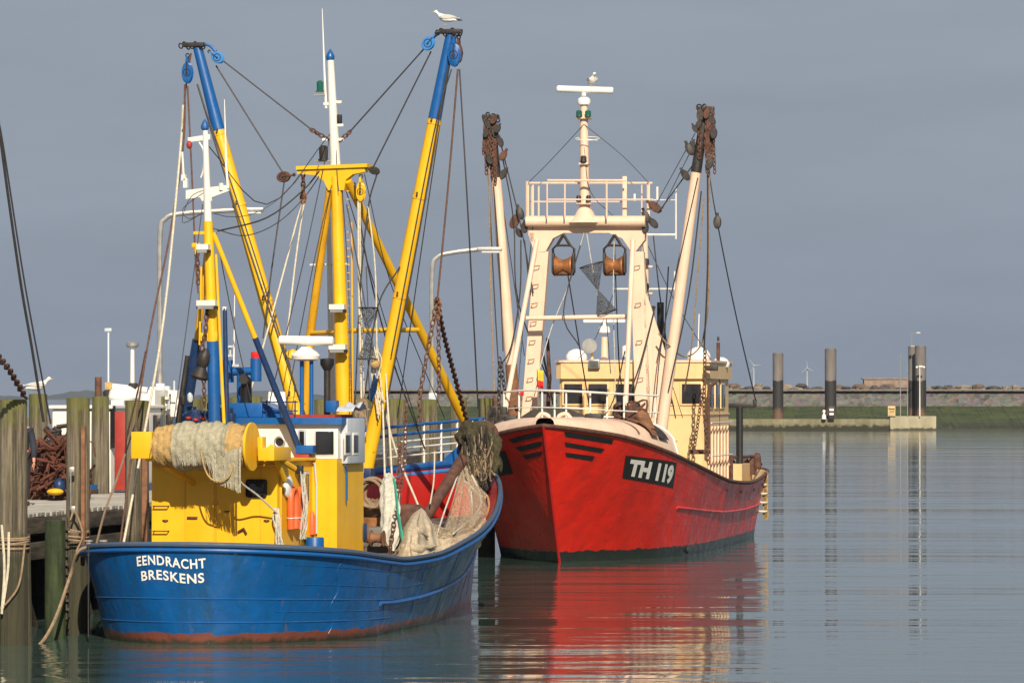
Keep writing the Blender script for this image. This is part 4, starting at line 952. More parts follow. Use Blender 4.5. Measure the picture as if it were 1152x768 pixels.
def fanb(u, v):
    p = fan(u, v); return p+Vector((0, .5*math.sin(math.pi*u), -.05))
wld(MB().grid(fan, 90, 50), n2).build('net_bundle', M['netthick'], n2)
for k, (P_, r_) in enumerate([([bx(446, 622, 5.9), bx(458, 616, 5.7), bx(472, 618, 5.9), bx(488, 614, 6.6)], [.05, .10, .09, .04]), ([bx(456, 604, 6.2), bx(468, 598, 6.2), bx(481, 603, 6.6)], [.03, .08, .03])]):
    wld(fold_roll(P_, r_, 3, .14, 0, 50+k, 20, 30), n2).build('net_fold', M['netthick'], n2)
# hanging triangular net
n3 = thing('trawl_net', 'thin tan trawl net hung in a triangle below the rusty beam shoe', 'fishing net', BL.M @ bx(520, 600, 10))
A_ = bx(522, 516, 12.6)
lo = [bx(487, 622, 8.6), bx(500, 617, 9.0), bx(513, 610, 9.4), bx(526, 600, 10.2), bx(538, 588, 11.0), bx(546, 574, 11.8), bx(549, 556, 12.4)]
lo = smoothpath(lo, 6)
def tri(u, v):
    i = u*(len(lo)-1); k = int(min(i, len(lo)-2)); q = lo[k].lerp(lo[k+1], i-k); p = A_.lerp(q, v**.9)
    return p+Vector((.05*math.sin(22*u+3*v), .12*math.sin(16*u)*v, -.10*math.sin(math.pi*v)*math.sin(math.pi*u)))
wld(MB().grid(tri, 60, 30), n3).build('net_panel', M['net'], n3)
for k in range(4):
    off = k*5
    wld(fold_roll([bx(478+k*3, 588+k*11, 9.4-.2*k), bx(500+k*3, 600+k*6, 9.8-.2*k), bx(522+k*4, 594+k*5, 10.5), bx(540+k*2, 578+k*4, 11.5)], [.07, .12, .13, .07], 4, .15, 0, 20+k, 20, 30), n3).build('net_fold', M['net'] if k < 2 else M['netthick'], n3)
wires3 = MB()
for ln in ([A_, bx(500, 575, 10.3), bx(485, 624, 8.5)], [A_, bx(536, 545, 12.3), bx(542, 560, 12.3)], [bx(522, 540, 12), bx(541, 561, 12.2), bx(533, 580, 11.6), bx(510, 600, 9.5)], [bx(530, 553, 12), bx(531, 575, 11.4), bx(530, 595, 10.8)]): wires3.tube(smoothpath(ln, 5), .018, 5)
wld(wires3, n3).build('border_rope', M['netwhite'], n3)
wires3 = MB().tube(smoothpath([bx(541, 548, 12.9), bx(549, 560, 12.7), bx(549, 575, 12.1), bx(541, 590, 11.2)], 5), .02, 5)
wld(wires3, n3).build('yellow_rope', M['nettan'], n3)
# trawl beam and its head at the bow
tb_ = thing('trawl_beam', 'rusty red brown trawl beam with weed covered shoe resting over the blue bow', 'trawl beam', BL.M @ bx(480, 580, 10))
wld(MB().tube([bx(478, 583, 10), bx(512, 530, 12), bx(541, 483, 13.6)], [.10, .11, .11], 14), tb_).build('beam', M['rust'], tb_)
wld(fold_roll([bx(520, 500, 13.0), bx(531, 494, 12.9), bx(541, 503, 12.8), bx(545, 525, 12.8), bx(544, 545, 12.8)], [.18, .34, .34, .24, .08], 7, .20, 0, 9, 30, 24), tb_).build('weedy_net', M['weed'], tb_)
b = MB(); b.tube(smoothpath([bx(519, 502, 13), bx(528, 486, 13), bx(545, 477, 13), bx(556, 484, 13), bx(557, 500, 13.1)], 5), .07, 8); b.tube([bx(557, 490, 13), bx(550, 540, 13.2)], .05, 8); b.box(bx(541, 484, 13), (.5, .25, .12), .03)
wld(b, tb_).build('shoe', M['rust'], tb_)
b = MB(); b.tube([bx(559, 498, 12.9), bx(548, 537, 13.0)], .035, 6); wld(b, tb_).build('side_strap', M['rustorange'], tb_)
b = MB()
for k in range(16): b.chain([bx(rn.uniform(528, 552), rn.uniform(518, 530), 12.6), bx(rn.uniform(530, 552), rn.uniform(536, 556), 12.6)], .08, .010)
wld(b, tb_).build('chain_mat', M['darkmetal'], tb_)
mb = MB()
for k in range(90):
    u_ = rn.uniform(520, 556); v_ = rn.uniform(480, 515); q = [bx(u_, v_, 12.45)]
    for j in range(3): q.append(bx(u_+rn.uniform(-5, 6)*(j+1)*.5+(540-u_)*.15*j, v_+(j+1)*rn.uniform(8, 14), 12.4))
    mb.mi = rn.randrange(3); mb.tube(smoothpath(q, 3), rn.uniform(.008, .02), 4, False)
wld(mb, tb_).build('hanging_strands', [M['weed'], M['brownrope'], M['darkmetal']], tb_, smooth=False)
wld(MB().lathe([(.1, -.1), (.12, 0), (.10, .12), (0, .14)], bx(545, 545, 12.7)), tb_).build('rubber_bobbin', M['rubber'], tb_)
# blue bow fairleads
b = MB(); b.prism([bx(499, 516, 13), bx(517, 500, 13), bx(525, 512, 13), bx(513, 525, 13)], (0, .1, 0)); b.tube([bx(520, 520, 13), bx(536, 498, 13)], .05, 6); b.tube([bx(508, 528, 13), bx(516, 541, 13)], .06, 8); b.build('bow_fairlead', M['blue'], blue)
b = MB(); b.tube([bx(549, 530, 15.5), bx(556, 545, 14.8), bx(560, 556, 14.4)], .03, 6); b.box(bx(552, 545, 14.4), (.12, .12, .3), .02, 0); b.build('bow_bitt', M['bluelight'], blue)
rn = random.Random(31)
b = MB()
for k in range(18):
    p = bx(rn.uniform(546, 558), rn.uniform(545, 580), 13.3); b.box(p, (.1, .12, rn.uniform(.08, .2)), .02)
b.build('bow_gear', M['rust'], blue)
# lifebuoys
def buoy(u, v, y, tl, lb):
    b = MB(); p = BL.x(u, v, 1.13)
    pts = [(0, .17), (.10, .16), (.17, .06), (.18, -.12), (.165, -.48)]
    P = [Vector((0, -q[0]*.75, q[1])) for q in pts[::-1]]+[Vector((0, q[0]*.75, q[1])) for q in pts[1:]]
    b.tube([p+q for q in smoothpath(P, 4)], .058, 10)
    b.mi = 1
    for q in (P[1]*.5+P[0]*.5, P[-2]*.5+P[-1]*.5): b.torus(p+q, .062, .008, (0, 0, 1), 12, 5)
    return solo('lifebuoy', b, [M['orange'], M['plastic']], lb, 'lifebuoy', 'orange lifebuoys', BL)
buoy(330, 562, 0, 0, 'orange horseshoe lifebuoy hanging left of its twin on the yellow side wall'); buoy(337.5, 562, 0, 0, 'orange horseshoe lifebuoy hanging on the right of its twin by the side window')
b = MB(); rn = random.Random(14)
for k in range(10): b.tube(smoothpath([sx(334+rn.uniform(-3, 3), 530)+Vector((.1, 0, 0)), sx(334+rn.uniform(-4, 4), 565)+Vector((.14, 0, 0)), sx(334+rn.uniform(-4, 4), 590)+Vector((.12, 0, 0)), sx(333+rn.uniform(-4, 4), 606)+Vector((.12, 0, 0))], 4), .008, 4)
solo('lifebuoy_line', b, M['netwhite'], 'loose pale line tangled over the two orange lifebuoys', 'rope', fr=BL)
p = bx(351, 584, YF-.1); b = MB().lathe([(.05, -.25), (.055, -.2), (.055, .05), (.03, .1), (.02, .14)], p, n=14)
solo('fire_extinguisher', b, M['orange'], 'small orange cylinder standing against the yellow forward house', 'canister', fr=BL)
# low wall of clutter between house and bulwark (dark items)
b = MB()
for k in range(12): b.box(bx(368+k*3.5, 606-(k % 3)*4, 5.2), (.16, .2, .2+.05*(k % 3)), .02)
b.build('deck_locker', M['navy'], blue)
for k in range(4):
    MB().lathe([(.05, 0), (.08, .02), (.08, .1), (.04, .13), (0, .14)], bx(374+k*8, 604, 5.0)).build('pulley', M['greywhite'] if k % 2 else M['blue'], blue)
# pilot gull
def gull(p, heading, s_, label, stand=True, front=False):
    t = thing('gull', label, 'gull', p, heading)
    spine = [(-.20, .075, .012, .008), (-.14, .085, .035, .022), (-.06, .10, .065, .055), (.03, .115, .075, .068), (.10, .14, .062, .060), (.135, .175, .040, .042), (.15, .205, .034, .036), (.172, .222, .035, .034), (.198, .222, .022, .022), (.208, .220, .006, .006)]
    n = 14
    def f(u, v):
        i = v*(len(spine)-1); k = int(min(i, len(spine)-2)); q = i-k; a_ = [spine[k][j]*(1-q)+spine[k+1][j]*q for j in range(4)]
        an = 2*math.pi*u; return Vector((a_[0], a_[2]*math.cos(an), a_[1]+a_[3]*math.sin(an)))*s_
    MB().grid(f, n, 28, True).build('body', M['plastic'], t)
    for sd in (-1, 1):
        def g(u, v): 
            x = .10-.36*v; w_ = .05*math.sin(math.pi*min(1, v*1.1+.15)); return Vector((x, sd*(.072*math.cos(1.2*v)-.0+.006), .135+(u-.5)*w_*1.5-.045*v*0))*s_
        o = MB().grid(g, 6, 10).build('wing', M['wing'], t); sd_ = o.modifiers.new('t', 'SOLIDIFY'); sd_.thickness = .014*s_
        MB().tube([Vector((.015, sd*.025, .06))*s_, Vector((.005, sd*.025, .0))*s_, Vector((.045, sd*.025, .002))*s_], .006*s_, 5).build('leg', M['leg'], t)
        MB().ball(Vector((.182, sd*.026, .228))*s_, .006*s_, 6, 5).build('eye', M['black'], t)
    MB().tube([Vector((-.17, 0, .085))*s_, Vector((-.27, 0, .078))*s_], [.022*s_, .010*s_], 6).build('tail', M['black'], t)
    MB().tube([Vector((.195, 0, .221))*s_, Vector((.225, 0, .218))*s_, Vector((.242, 0, .210))*s_], [.011*s_, .009*s_, .003*s_], 6).build('beak', M['beak'], t)
    return t
M['wing'] = plain('gull_wing_grey', (.50, .50, .50), .8, 0, .1); M['leg'] = plain('gull_leg', (.5, .35, .3), .7); M['beak'] = plain('gull_beak', (.6, .4, .06), .5)
pg = BL.M @ bx(502, 29.5, YW); gull(pg+Vector((0, 0, .02)), math.pi-.1, 1.05*1.0, 'white gull with grey wings perched on the top of the right yellow boom')
# ============================================================ RED TRAWLER
RD = Frame((.74, 114.5, 0), R_(171))
rx = lambda u, v, a: RD.y(u, v, -a)
red = thing('fishing_boat', 'large red hulled trawler with cream wheelhouse and pale gantry, bow towards the viewer', 'fishing boat', (.74, 114.5, 0), R_(171))
neg = lambda tab: [(-a, b) for a, b in tab][::-1]
HR = Hull(sh=neg([(0, 0), (.6, .62), (1.2, 1.08), (2, 1.6), (3.5, 2.15), (5, 2.52), (9, 2.95), (13, 3.05), (18, 3.0), (22, 2.85), (26, 2.6), (29, 2.4)]),
          wl=neg([(2.6, 0), (3.4, .42), (4.6, 1.15), (6.5, 1.98), (9, 2.42), (13.6, 2.58), (20, 2.55), (24, 2.4), (28, 2.0)]),
          zs=neg([(0, 3.32), (2, 3.05), (5, 2.57), (9, 2.08), (13, 1.78), (18, 1.68), (22, 1.75), (26, 1.86), (29, 1.95)]),
          ysh=(-29, 0), ywl=(-28, -2.6), rsh=(3.2, 2.2), rwl=(4, 2), e=1.25, zdeck=.85)
hb = HR.skin(); tr = bvh(hb); hullr = hb.build('hull', M['hullred'], red, sharp=50)
HR.rail(.05).build('gunwale', M['rust'], hullr)
HR.lining().build('bulwark', M['cream'], red, sharp=60)
HR.deck().build('deck', plain('brown_deck', (.10, .07, .05), .8), red)
# strake on the visible port side
st = []
for i in range(61):
    t = 1-(5.5+22.5*i/60)/29; v = .50+.06*math.sin(i/60*3); q = HR.pt(v, t, -1); st.append(q+Vector((-.012, 0, 0)))
MB().tube(st, .035, 6).build('rubbing_strake', M['hullred'], hullr)
# painted board, characters and slots
def side_patch(corners, nu, nv, off, sd):
    # corners: 4 local points TL TR BR BL, projected from the side
    A, B, Cc, D = corners
    def f(u, v):
        p = (A.lerp(B, u)).lerp(D.lerp(Cc, u), 1-v) if False else (A.lerp(B, u)).lerp(D.lerp(Cc, u), v)
        return proj(tr, (sd*7, p.y, p.z), (-sd, 0, 0), off)
    return f
cs = [hit(tr, RD, u, v) for u, v in ((703.5, 512), (761, 520), (757, 549), (700, 537.5))]
f = side_patch(cs, 0, 0, .010, -1); MB().grid(f, 24, 12).build('number_board', M['black'], hullr)
vs, fs = text2d('TH 119', .055, 1.0)
f2 = side_patch(cs, 0, 0, .020, -1)
out = [f2(.07+.86*a+.03*(b-.5), .88-.76*b) for a, b in vs]
mb = MB(); mb.add(out, fs); mb.build('lettering', M['letter'], hullr, smooth=False)
# the same on the starboard bow (only its end shows)
mir = [Vector((-p.x, p.y, p.z)) for p in cs]
cs2 = [q+Vector((0, .75, .12)) for q in (mir[1], mir[0], mir[3], mir[2])]
f3 = side_patch(cs2, 0, 0, .010, 1); MB().grid(f3, 24, 12).build('number_board', M['black'], hullr)
f4 = side_patch(cs2, 0, 0, .020, 1); mb = MB(); mb.add([f4(.10+.80*a+.03*(b-.5), .86-.72*b) for a, b in vs], fs); mb.build('lettering', M['signyellow'], hullr, smooth=False)
for (q, sd) in [(((634.5, 485), (690, 494), (688, 499), (636, 491)), -1), (((635, 497), (680, 504.5), (676, 509), (636, 502)), -1), (((635.5, 508.5), (669, 513), (666, 518), (637, 513.5)), -1),
                (((572, 494), (609, 485), (609.5, 490), (578, 498.5)), 1), (((580, 503), (609.5, 496), (610, 501), (586, 508)), 1), (((588, 512), (610, 507), (610.5, 511), (592, 516.5)), 1)]:
    cc = [hit(tr, RD, *z_) for z_ in q]
    if any(x is None for x in cc): continue
    MB().grid(side_patch(cc, 0, 0, .012, sd), 14, 4).build('hawse_slot', M['black'], hullr)
# plate seams
for v in (.33, .6, .82):
    MB().tube([HR.pt(v, .05+.94*i/80, -1)+Vector((-.002, 0, 0)) for i in range(81)], .004, 5).build('weld_seam', M['hullred'], hullr)
for t in (.12, .24, .36, .48, .60, .72, .83, .92):
    for sd in (-1, 1): MB().tube([HR.pt(.10+.86*i/14, t, sd)+Vector((.002*sd, 0, 0)) for i in range(15)], .004, 5).build('weld_seam', M['hullred'], hullr)
for t in (.20, .33, .46, .58): 
    q = HR.pt(.86, t, -1); MB().box(q+Vector((-.0, 0, 0)), (.03, .34, .09), .01).build('scupper', M['darkmetal'], hullr)
# stem bar
MB().tube([Vector((0, 0.02-2.6*(1-k/10), 3.32*k/10)) for k in range(11)], .035, 6).build('stem_bar', M['red'], hullr)
p = hit(tr, RD, 773, 617); MB().torus(p+Vector((-.0, .0, 0)), .10, .03, (1, .3, 0), 16, 8, .8).build('hull_pipe', M['darkmetal'], hullr)
# whaleback
def wback(u, v):
    a = .25+5.15*v; b = HR.sh(-a)-.04; z0_ = HR.zs(-a)+.01; zt_ = 3.50; s_ = 2*u-1
    e_ = 3.6; h = zt_-z0_; return Vector((b*s_, -a, z0_+h*(max(0, 1-abs(s_)**e_))**(.43)))
wb = MB().grid(wback, 41, 36); 
wbo = wb.build('whaleback', M['peach'], red, sharp=60)
rim = [wback(i/40, 1) for i in range(41)]; MB().tube(rim, .035, 6).build('rim', M['white'], wbo)
mb = MB(); base = [Vector((p.x, p.y+.02, p.z)) for p in rim]; lowr = [Vector((p.x*.72, p.y+.02, 1.6)) for p in rim]; base = [Vector((p.x*.97, p.y+.02, p.z-.04)) for p in rim]; mb.add(base+lowr, [(i, i+1, 41+i+1, 41+i) for i in range(40)]); mb.build('bulkhead', M['cream'], wbo)
# dark and brown bands over the whaleback (tyre fender and strop)
def band(a0, a1, u0, u1, off, mt, nm):
    def f(u, v):
        p = wback(u0+(u1-u0)*u, (a0+(a1-a0)*v-.25)/5.15); q = Vector((p.x, p.y, p.z))-Vector((0, p.y, 1.6)); q.y = 0
        return p+q.normalized()*off
    MB().grid(f, 24, 6).build(nm, mt, wbo)
band(4.05, 4.65, .01, .40, .05, M['darkmetal'], 'fender_strip'); band(3.55, 3.95, .01, .42, .07, M['rustorange'], 'worn_strop'); band(2.9, 2.98, .01, .4, .02, M['rustorange'], 'rust_band')
def rl(pts, r, nm, mt, par): return MB().tube(pts, r, 6).build(nm, mt, par)
# foredeck fittings
for (u, v, a) in [(668, 471, 2.6), (671, 478, 2.3), (695, 489, 3.2), (719, 498, 4.6)]:
    MB().box(rx(u, v, a)+Vector((0, 0, .02)), (.42, .3, .22), .05).build('fairlead', M['darkmetal'], wbo)
for (u, v, a) in [(575, 472, 2.2), (584, 478, 1.8), (567, 482, 2.6)]:
    MB().box(rx(u, v, a), (.3, .25, .22), .05).build('fairlead', M['darkmetal'], wbo)
b = MB(); p = rx(623, 470, 1.6)
for sd in (-1, 1): b.tube(smoothpath([p+Vector((sd*.12, 0, -.08)), p+Vector((sd*.13, 0, .05)), p+Vector((sd*.3, 0, .10)), p+Vector((sd*.42, 0, -.02))], 4), .05, 8)
b.build('bow_horns', M['peach'], wbo)
# folded net and tarp heap on whaleback
b = MB(); b.prism([rx(u, v, 5.2) for u, v in ((586, 470), (600, 461), (635, 458), (661, 468), (690, 476), (690, 482), (586, 482))], (0, .3, 0)); b.build('breakwater_plate', M['darkmetal'], wbo)
rn = random.Random(21); b = MB()
for k in range(30):
    p = rx(rn.uniform(694, 722), rn.uniform(456, 480), 4.2); b.lathe([(.02, -.1), (.10, -.06), (.12, 0), (.10, .06), (.02, .1)], p, (rn.uniform(-1, 1), rn.uniform(-1, 1), rn.uniform(-1, 1)), 10)
b.build('block_heap', M['darkmetal'], wbo)
b = MB()
for k in range(22): b.tube(smoothpath([rx(rn.uniform(690, 728), rn.uniform(450, 484), 4.1) for _ in range(3)], 4), .03, 6)
b.build('strop_heap', M['rust'], wbo)
b = MB(); b.tube([rx(722, 466, 4.2), rx(727, 478, 4.0), rx(730, 486, 3.9)], [.16, .17, .17], 14); b.build('fender_cylinder', M['rustorange'], wbo)
b = MB()
for k in range(16): b.box(rx(rn.uniform(552, 572), rn.uniform(462, 484), 4.5), (.18, .2, rn.uniform(.1, .35)), .03)
b.build('mooring_gear', M['darkmetal'], wbo)
# bow railing
rail_px = [(567, 441), (595, 439), (645, 440), (700, 443), (741, 445)]
aa = [4.8, 3.6, 2.6, 3.6, 4.9]
b = MB(); b.tube(smoothpath([rx(u, v, a) for (u, v), a in zip(rail_px, aa)], 5), .028, 6); b.build('bow_railing', M['white'], red)
b = MB(); b.tube(smoothpath([rx(u, v+19, a) for (u, v), a in zip(rail_px, aa)], 5), .016, 6); b.build('lower_rail', M['white'], red)
for (u, vt, vb, a) in [(567, 441, 474, 4.8), (584, 440, 473, 4.1), (610, 439, 471, 3.2), (624, 439, 471, 2.9), (637, 440, 471, 2.7), (664, 441, 472, 3), (683, 442, 474, 3.3), (702, 443, 474, 3.7), (737, 445, 478, 4.8)]:
    rl([rx(u, vt, a), rx(u, vb, a)], .024, 'stanchion', M['white'], red)
# wheelhouse
aW = 16.0; P = lambda u, v: rx(u, v, aW)
z_top = P(700, 405).z; z_b = P(700, 426).z
def hs(x0, x1, a0, a1, z0_, z1_, ch=0):
    pts = [(x0+ch, -a0), (x1-ch, -a0), (x1, -a0-ch), (x1, -a1), (x0, -a1), (x0, -a0-ch)] if ch else [(x0, -a0), (x1, -a0), (x1, -a1), (x0, -a1)]
    return MB().prism([(x, y, z0_) for x, y in pts], (0, 0, z1_-z0_))
wh = hs(-2.0, 2.0, aW, 21.2, .85, z_b, .12).build('wheelhouse', M['cream'], red)
hs(-2.08, 2.08, aW-.12, 21.3, z_b+.002, z_top-.06, .15).build('visor_band', M['cream'], wh)
hs(-2.12, 2.12, aW-.16, 21.35, z_top-.06, z_top, .15).build('roof', M['peach'], wh)
hs(-2.03, 2.03, aW-.03, 21.22, z_b-.97, z_b-.93, .12).build('ledge', M['cream'], wh)
for (u0, u1) in [(634, 656), (661.5, 684), (692, 714), (734, 757), (766.5, 789.5)]:
    a = P(u0, 431); c = P(u1, 454.5); cx = (a.x+c.x)/2; cz = (a.z+c.z)/2; w_ = abs(a.x-c.x); h_ = abs(a.z-c.z)
    b = MB().box((cx, -aW+.015, cz), (w_+.08, .05, h_+.08), .02); b.mi = 1; b.box((cx, -aW+.035, cz), (w_-.03, .04, h_-.03), .02)
    b.build('window', [M['cream'], M['glass']], wh)
for k in range(3):
    yy = -aW-.9-1.35*k; b = MB().box((-2.01, yy, (z_b-.45)), (.05, .9, .72), .02); b.mi = 1; b.box((-2.03, yy, z_b-.45), (.04, .8, .62), .02); b.build('window', [M['cream'], M['glass']], wh)
for k in range(7): MB().box((-2.02, -aW-.35-.75*k, 1.9), (.05, .07, 2.6)).build('stiffener', M['peach'], wh)
for k in range(2): rl([Vector((-2.12, -aW-.1, 3.3-k*.9)), Vector((-2.12, -21.1, 3.3-k*.9))], .02, 'handrail', M['white'], wh)
# roof gear
def dome(u, v, a, r, par): 
    p = rx(u, v, a); return MB().lathe([(r*.9, -.02), (r, .05), (r*.95, r*.45), (r*.7, r*.8), (r*.3, r*1.0), (0, r*1.03)], p, n=24).build('liferaft_dome', M['plastic'], par)
dome(648.5, 405, 17.5, .30, wh); dome(786, 404, 18, .33, wh); dome(811, 412, 20, .25, wh); 
a = P(812, 405); 
rp = MB().cyl(rx(680, 404, 17), rx(680, 379, 17), .10, .09).build('radar_pedestal', M['peach'], wh)
MB().lathe([(.12, 0), (.16, .03), (.15, .15), (.10, .2), (0, .21)], rx(680, 375, 17)).build('radar_head', M['plastic'], rp)
MB().box(rx(680, 361, 17), (1.15, .14, .09), .03).build('radar_scanner', M['plastic'], rp)
MB().cyl(rx(680, 373, 17), rx(680, 361, 17), .05).build('shaft', M['plastic'], rp)
q = rx(664, 389, 16.2); b = MB().lathe([(.05, -.12), (.14, -.08), (.20, .12), (.20, .14)], q, (0, 1, 0), 20); b.mi = 1; b.lathe([(.0, .12), (.18, .125), (.17, .13), (0, .13)], q, (0, 1, 0), 20); b.build('searchlight', [M['steel'], M['glassdark']], wh)
b = MB().cyl(rx(666, 404, 16.3), rx(666, 396, 16.3), .04); b.build('lamp_stem', M['cream'], wh)
q = rx(668.5, 409, 15.8); b = MB().box(q, (.30, .16, .24), .02); b.mi = 1; b.box(q+Vector((0, .085, -.01)), (.25, .02, .17), .01); b.build('floodlight', [M['steel'], M['glassdark']], wh)
rl([rx(785, 404, 18), rx(786.5, 353, 18)], .014, 'whip_aerial', M['plastic'], wh); 
MB().lathe([(.06, 0), (.10, .02), (.10, .3), (.0, .34)], rx(704, 402, 17)).build('aerial_dome', M['plastic'], wh)
ex = MB().tube([rx(808, 560, 19) , rx(808, 385, 19)], [.055, .05], 10).build('exhaust_pipe', M['rust'], red); MB().box(rx(808, 381, 19), (.06, .06, .12), .01).build('pipe_tip', M['darkmetal'], ex)
MB().box(rx(800, 414, 15.6), (.35, .2, .14), .02).build('visor_light', M['darkmetal'], wh)
b = MB(); b.tube(smoothpath([rx(806, 430, 15.6), rx(799, 435, 15.6), rx(797, 450, 15.6), rx(797, 505, 15.6)], 4), .045, 8); b.build('brown_pipe', M['rust'], wh)
b = MB().chain([rx(793, 395, 14), rx(792, 460, 14), rx(797, 522, 14)], .15, .02); b.chain([rx(790, 440, 14), rx(781, 505, 14)], .13, .017); b.build('chain', M['rust'], red)
MB().box(rx(787, 508, 15), (.55, .3, .12), .02).build('bracket_shelf', M['rust'], red)
# radio aerial frame right of gantry handled below; stern gantry (black T)
aS = 24.0
b = MB(); b.cyl(rx(832, 545, aS), rx(832, 457, aS), .10, .10, 10); b.box(rx(831, 456, aS), (.9, .16, .14), .02); b.box(rx(849, 453.5, aS), (.10, .16, .22), .02); b.build('stern_davit', M['black'], red)
b = MB(); rn = random.Random(17)
for (u, v) in [(824, 528), (838, 524), (846, 526), (852, 520)]:
    b.lathe([(.08, -.2), (.12, -.1), (.1, .2), (.05, .28)], rx(u, v, 25), n=10)
b.build('stern_fittings', M['rust'], red)
b = MB(); b.tube([rx(812, 515, 23), rx(847, 513, 25), rx(856, 522, 27)], .05, 6); 
for u in (822, 840, 850): b.tube([rx(u, 514, 25), rx(u, 535, 25)], .04, 6)
b.build('stern_rail', M['rust'], red)
hs(-2.2, -1.2, 22.8, 25.5, .85, 2.1).build('aft_locker', M['cream'], red)
for u in (800, 812, 823): rl([rx(u, 512, 22.3), rx(u, 545, 22.3)], .05, 'aft_post', M['rust'], red)
# hawser fender at stern
ft = thing('rope_fender', 'frayed yellow rope fender hanging over the stern quarter of the red trawler', 'fender', RD.M @ rx(857, 590, 25))
b = MB()
for k in range(14):
    pts = [rx(856+rn.uniform(-1.5, 3.5), 530+j*9, 24.5)+Vector((-.1, 0, 0)) for j in range(7)]; b.tube(smoothpath(pts, 3), .03, 5)
b.xf(Matrix.Translation(-ft.location) @ RD.M).build('rope_bundle', M['nettan'], ft)
b = MB()
for j in range(4): b.torus(rx(857.5, 545+j*10, 24.5), .13, .035, (0, 0, 1), 12, 5)
b.xf(Matrix.Translation(-ft.location) @ RD.M).build('binding', M['rope'], ft)

# ---- gantry
aG = 7.1; G = lambda u, v, d=0: rx(u, v, aG+d)
gn = MB().prism([G(*p) for p in [(592, 246), (726, 246), (725, 270), (714, 284), (711, 284), (700, 268), (685, 262), (634, 262), (622, 268), (613, 284), (601, 284), (596, 268)]], (0, -.35, 0)).build('gantry', M['peach'], red)
MB().tube([G(592, 249, -.1), G(726, 249, -.1)], .14, 12).build('top_tube', M['peach'], gn)
def leg(pts, th, nm='leg'): return MB().prism([G(*p) for p in pts], (0, -th, 0)).build(nm, M['peach'], gn)
leg([(601, 283), (617, 283), (602, 474), (599, 520), (583, 520), (586, 474)], .3); leg([(709, 283), (724, 283), (731, 440), (731, 520), (716, 520), (714, 440)], .3)
leg([(724, 325), (729, 335), (748, 395), (752, 470), (728, 470)], .12, 'side_plate')
leg([(594, 262), (601, 262), (600, 272), (597, 272)], .3, 'gusset')
for (u0, v0, u1, v1) in [(604, 270, 566, 474), (712, 270, 703, 475)]:
    MB().cyl(G(u0, v0, -.5), G(u1, v1, -2.4), .062, .062, 10).build('front_strut', M['peach'], gn)
MB().cyl(G(592, 358, -.6), G(707, 356, -.6), .06, .06, 10).build('crossbar', M['peach'], gn)
for k in range(8):
    for (u, s_) in ((604-k*1.2, 1), (717+k*.6, 1)):
        if u > 700 and k % 2: continue
        a = G(u-3, 300+k*21, -.06); c = G(u+3, 299+k*21, -.06); MB().tube([a, a+Vector((0, .1, 0)), c+Vector((0, .1, 0)), c], .013, 5).build('step_rung', M['rustorange'], gn)
# hanging rollers
for u in (634, 691.5):
    t = MB(); p = G(u, 279, -.1); q = G(u, 296, -.1)
    t.tube([G(u-11, 309, -.1), G(u-12, 280, -.1), G(u-8, 276, -.1), G(u+8, 276, -.1), G(u+12, 280, -.1), G(u+11, 309, -.1), G(u-11, 309, -.1)], .035, 6); t.tube([G(u-8, 277, -.1), G(u, 264, -.1)], .04, 6); t.tube([G(u+8, 277, -.1), G(u, 264, -.1)], .04, 6)
    t.box(G(u-11.5, 296, -.1), (.06, .25, .5), .02); t.box(G(u+11.5, 296, -.1), (.06, .25, .5), .02)
    f_ = t.build('roller_frame', M['darkmetal'], gn)
    a = G(u-9.5, 299, -.1); c = G(u+9.5, 299, -.1); c.z = a.z
    MB().lathe([(.24, 0), (.25, .03), (.19, .10), (.15, .2), (.19, (c-a).length-.10), (.25, (c-a).length-.03), (.24, (c-a).length)], a, c-a, 24).build('roller', M['brass'], f_)
    MB().tube([a-Vector((0, 0, .17)), c-Vector((0, 0, .17))], .06, 8).build('lower_roller', M['rustorange'], f_)
# top railing
for (v, d, u0, u1, r, nm) in [(206, .5, 594, 734, .03, 'top_rail'), (203, -.4, 616, 704, .03, 'top_rail'), (224.5, -.4, 615, 735, .02, 'middle_rail'), (227, .5, 594, 700, .02, 'middle_rail')]:
    rl([G(u0, v, d), G(u1, v, d)], r, nm, M['peach'], gn)
for (u, vt, d, r) in [(593.5, 204, 0, .045), (599, 208, .2, .045), (606, 209, .5, .025), (615.5, 206, -.4, .02), (635.5, 206, -.4, .02), (682.5, 204, -.4, .025), (729.5, 205, 0, .045), (722, 208, .5, .02)]:
    rl([G(u, vt, d), G(u, 246, d)], r, 'rail_post', M['peach'], gn)
MB().box(G(703, 222, 0), (.11, .11, 1.05), .01).build('corner_post', M['peach'], gn)
# aerial frame
b = MB(); b.tube([G(700, 225), G(746, 225)], .015, 6); b.tube([G(746, 225), G(760.5, 225)], .012, 5); b.tube([G(728, 264), G(760.5, 264)], .03, 6); b.tube([G(760.5, 211), G(760.5, 269)], .022, 6); b.tube([G(739.5, 210), G(739.5, 225)], .03, 6); b.tube([G(714, 218), G(714, 226)], .03, 6); b.build('aerial_frame', M['white'], gn)
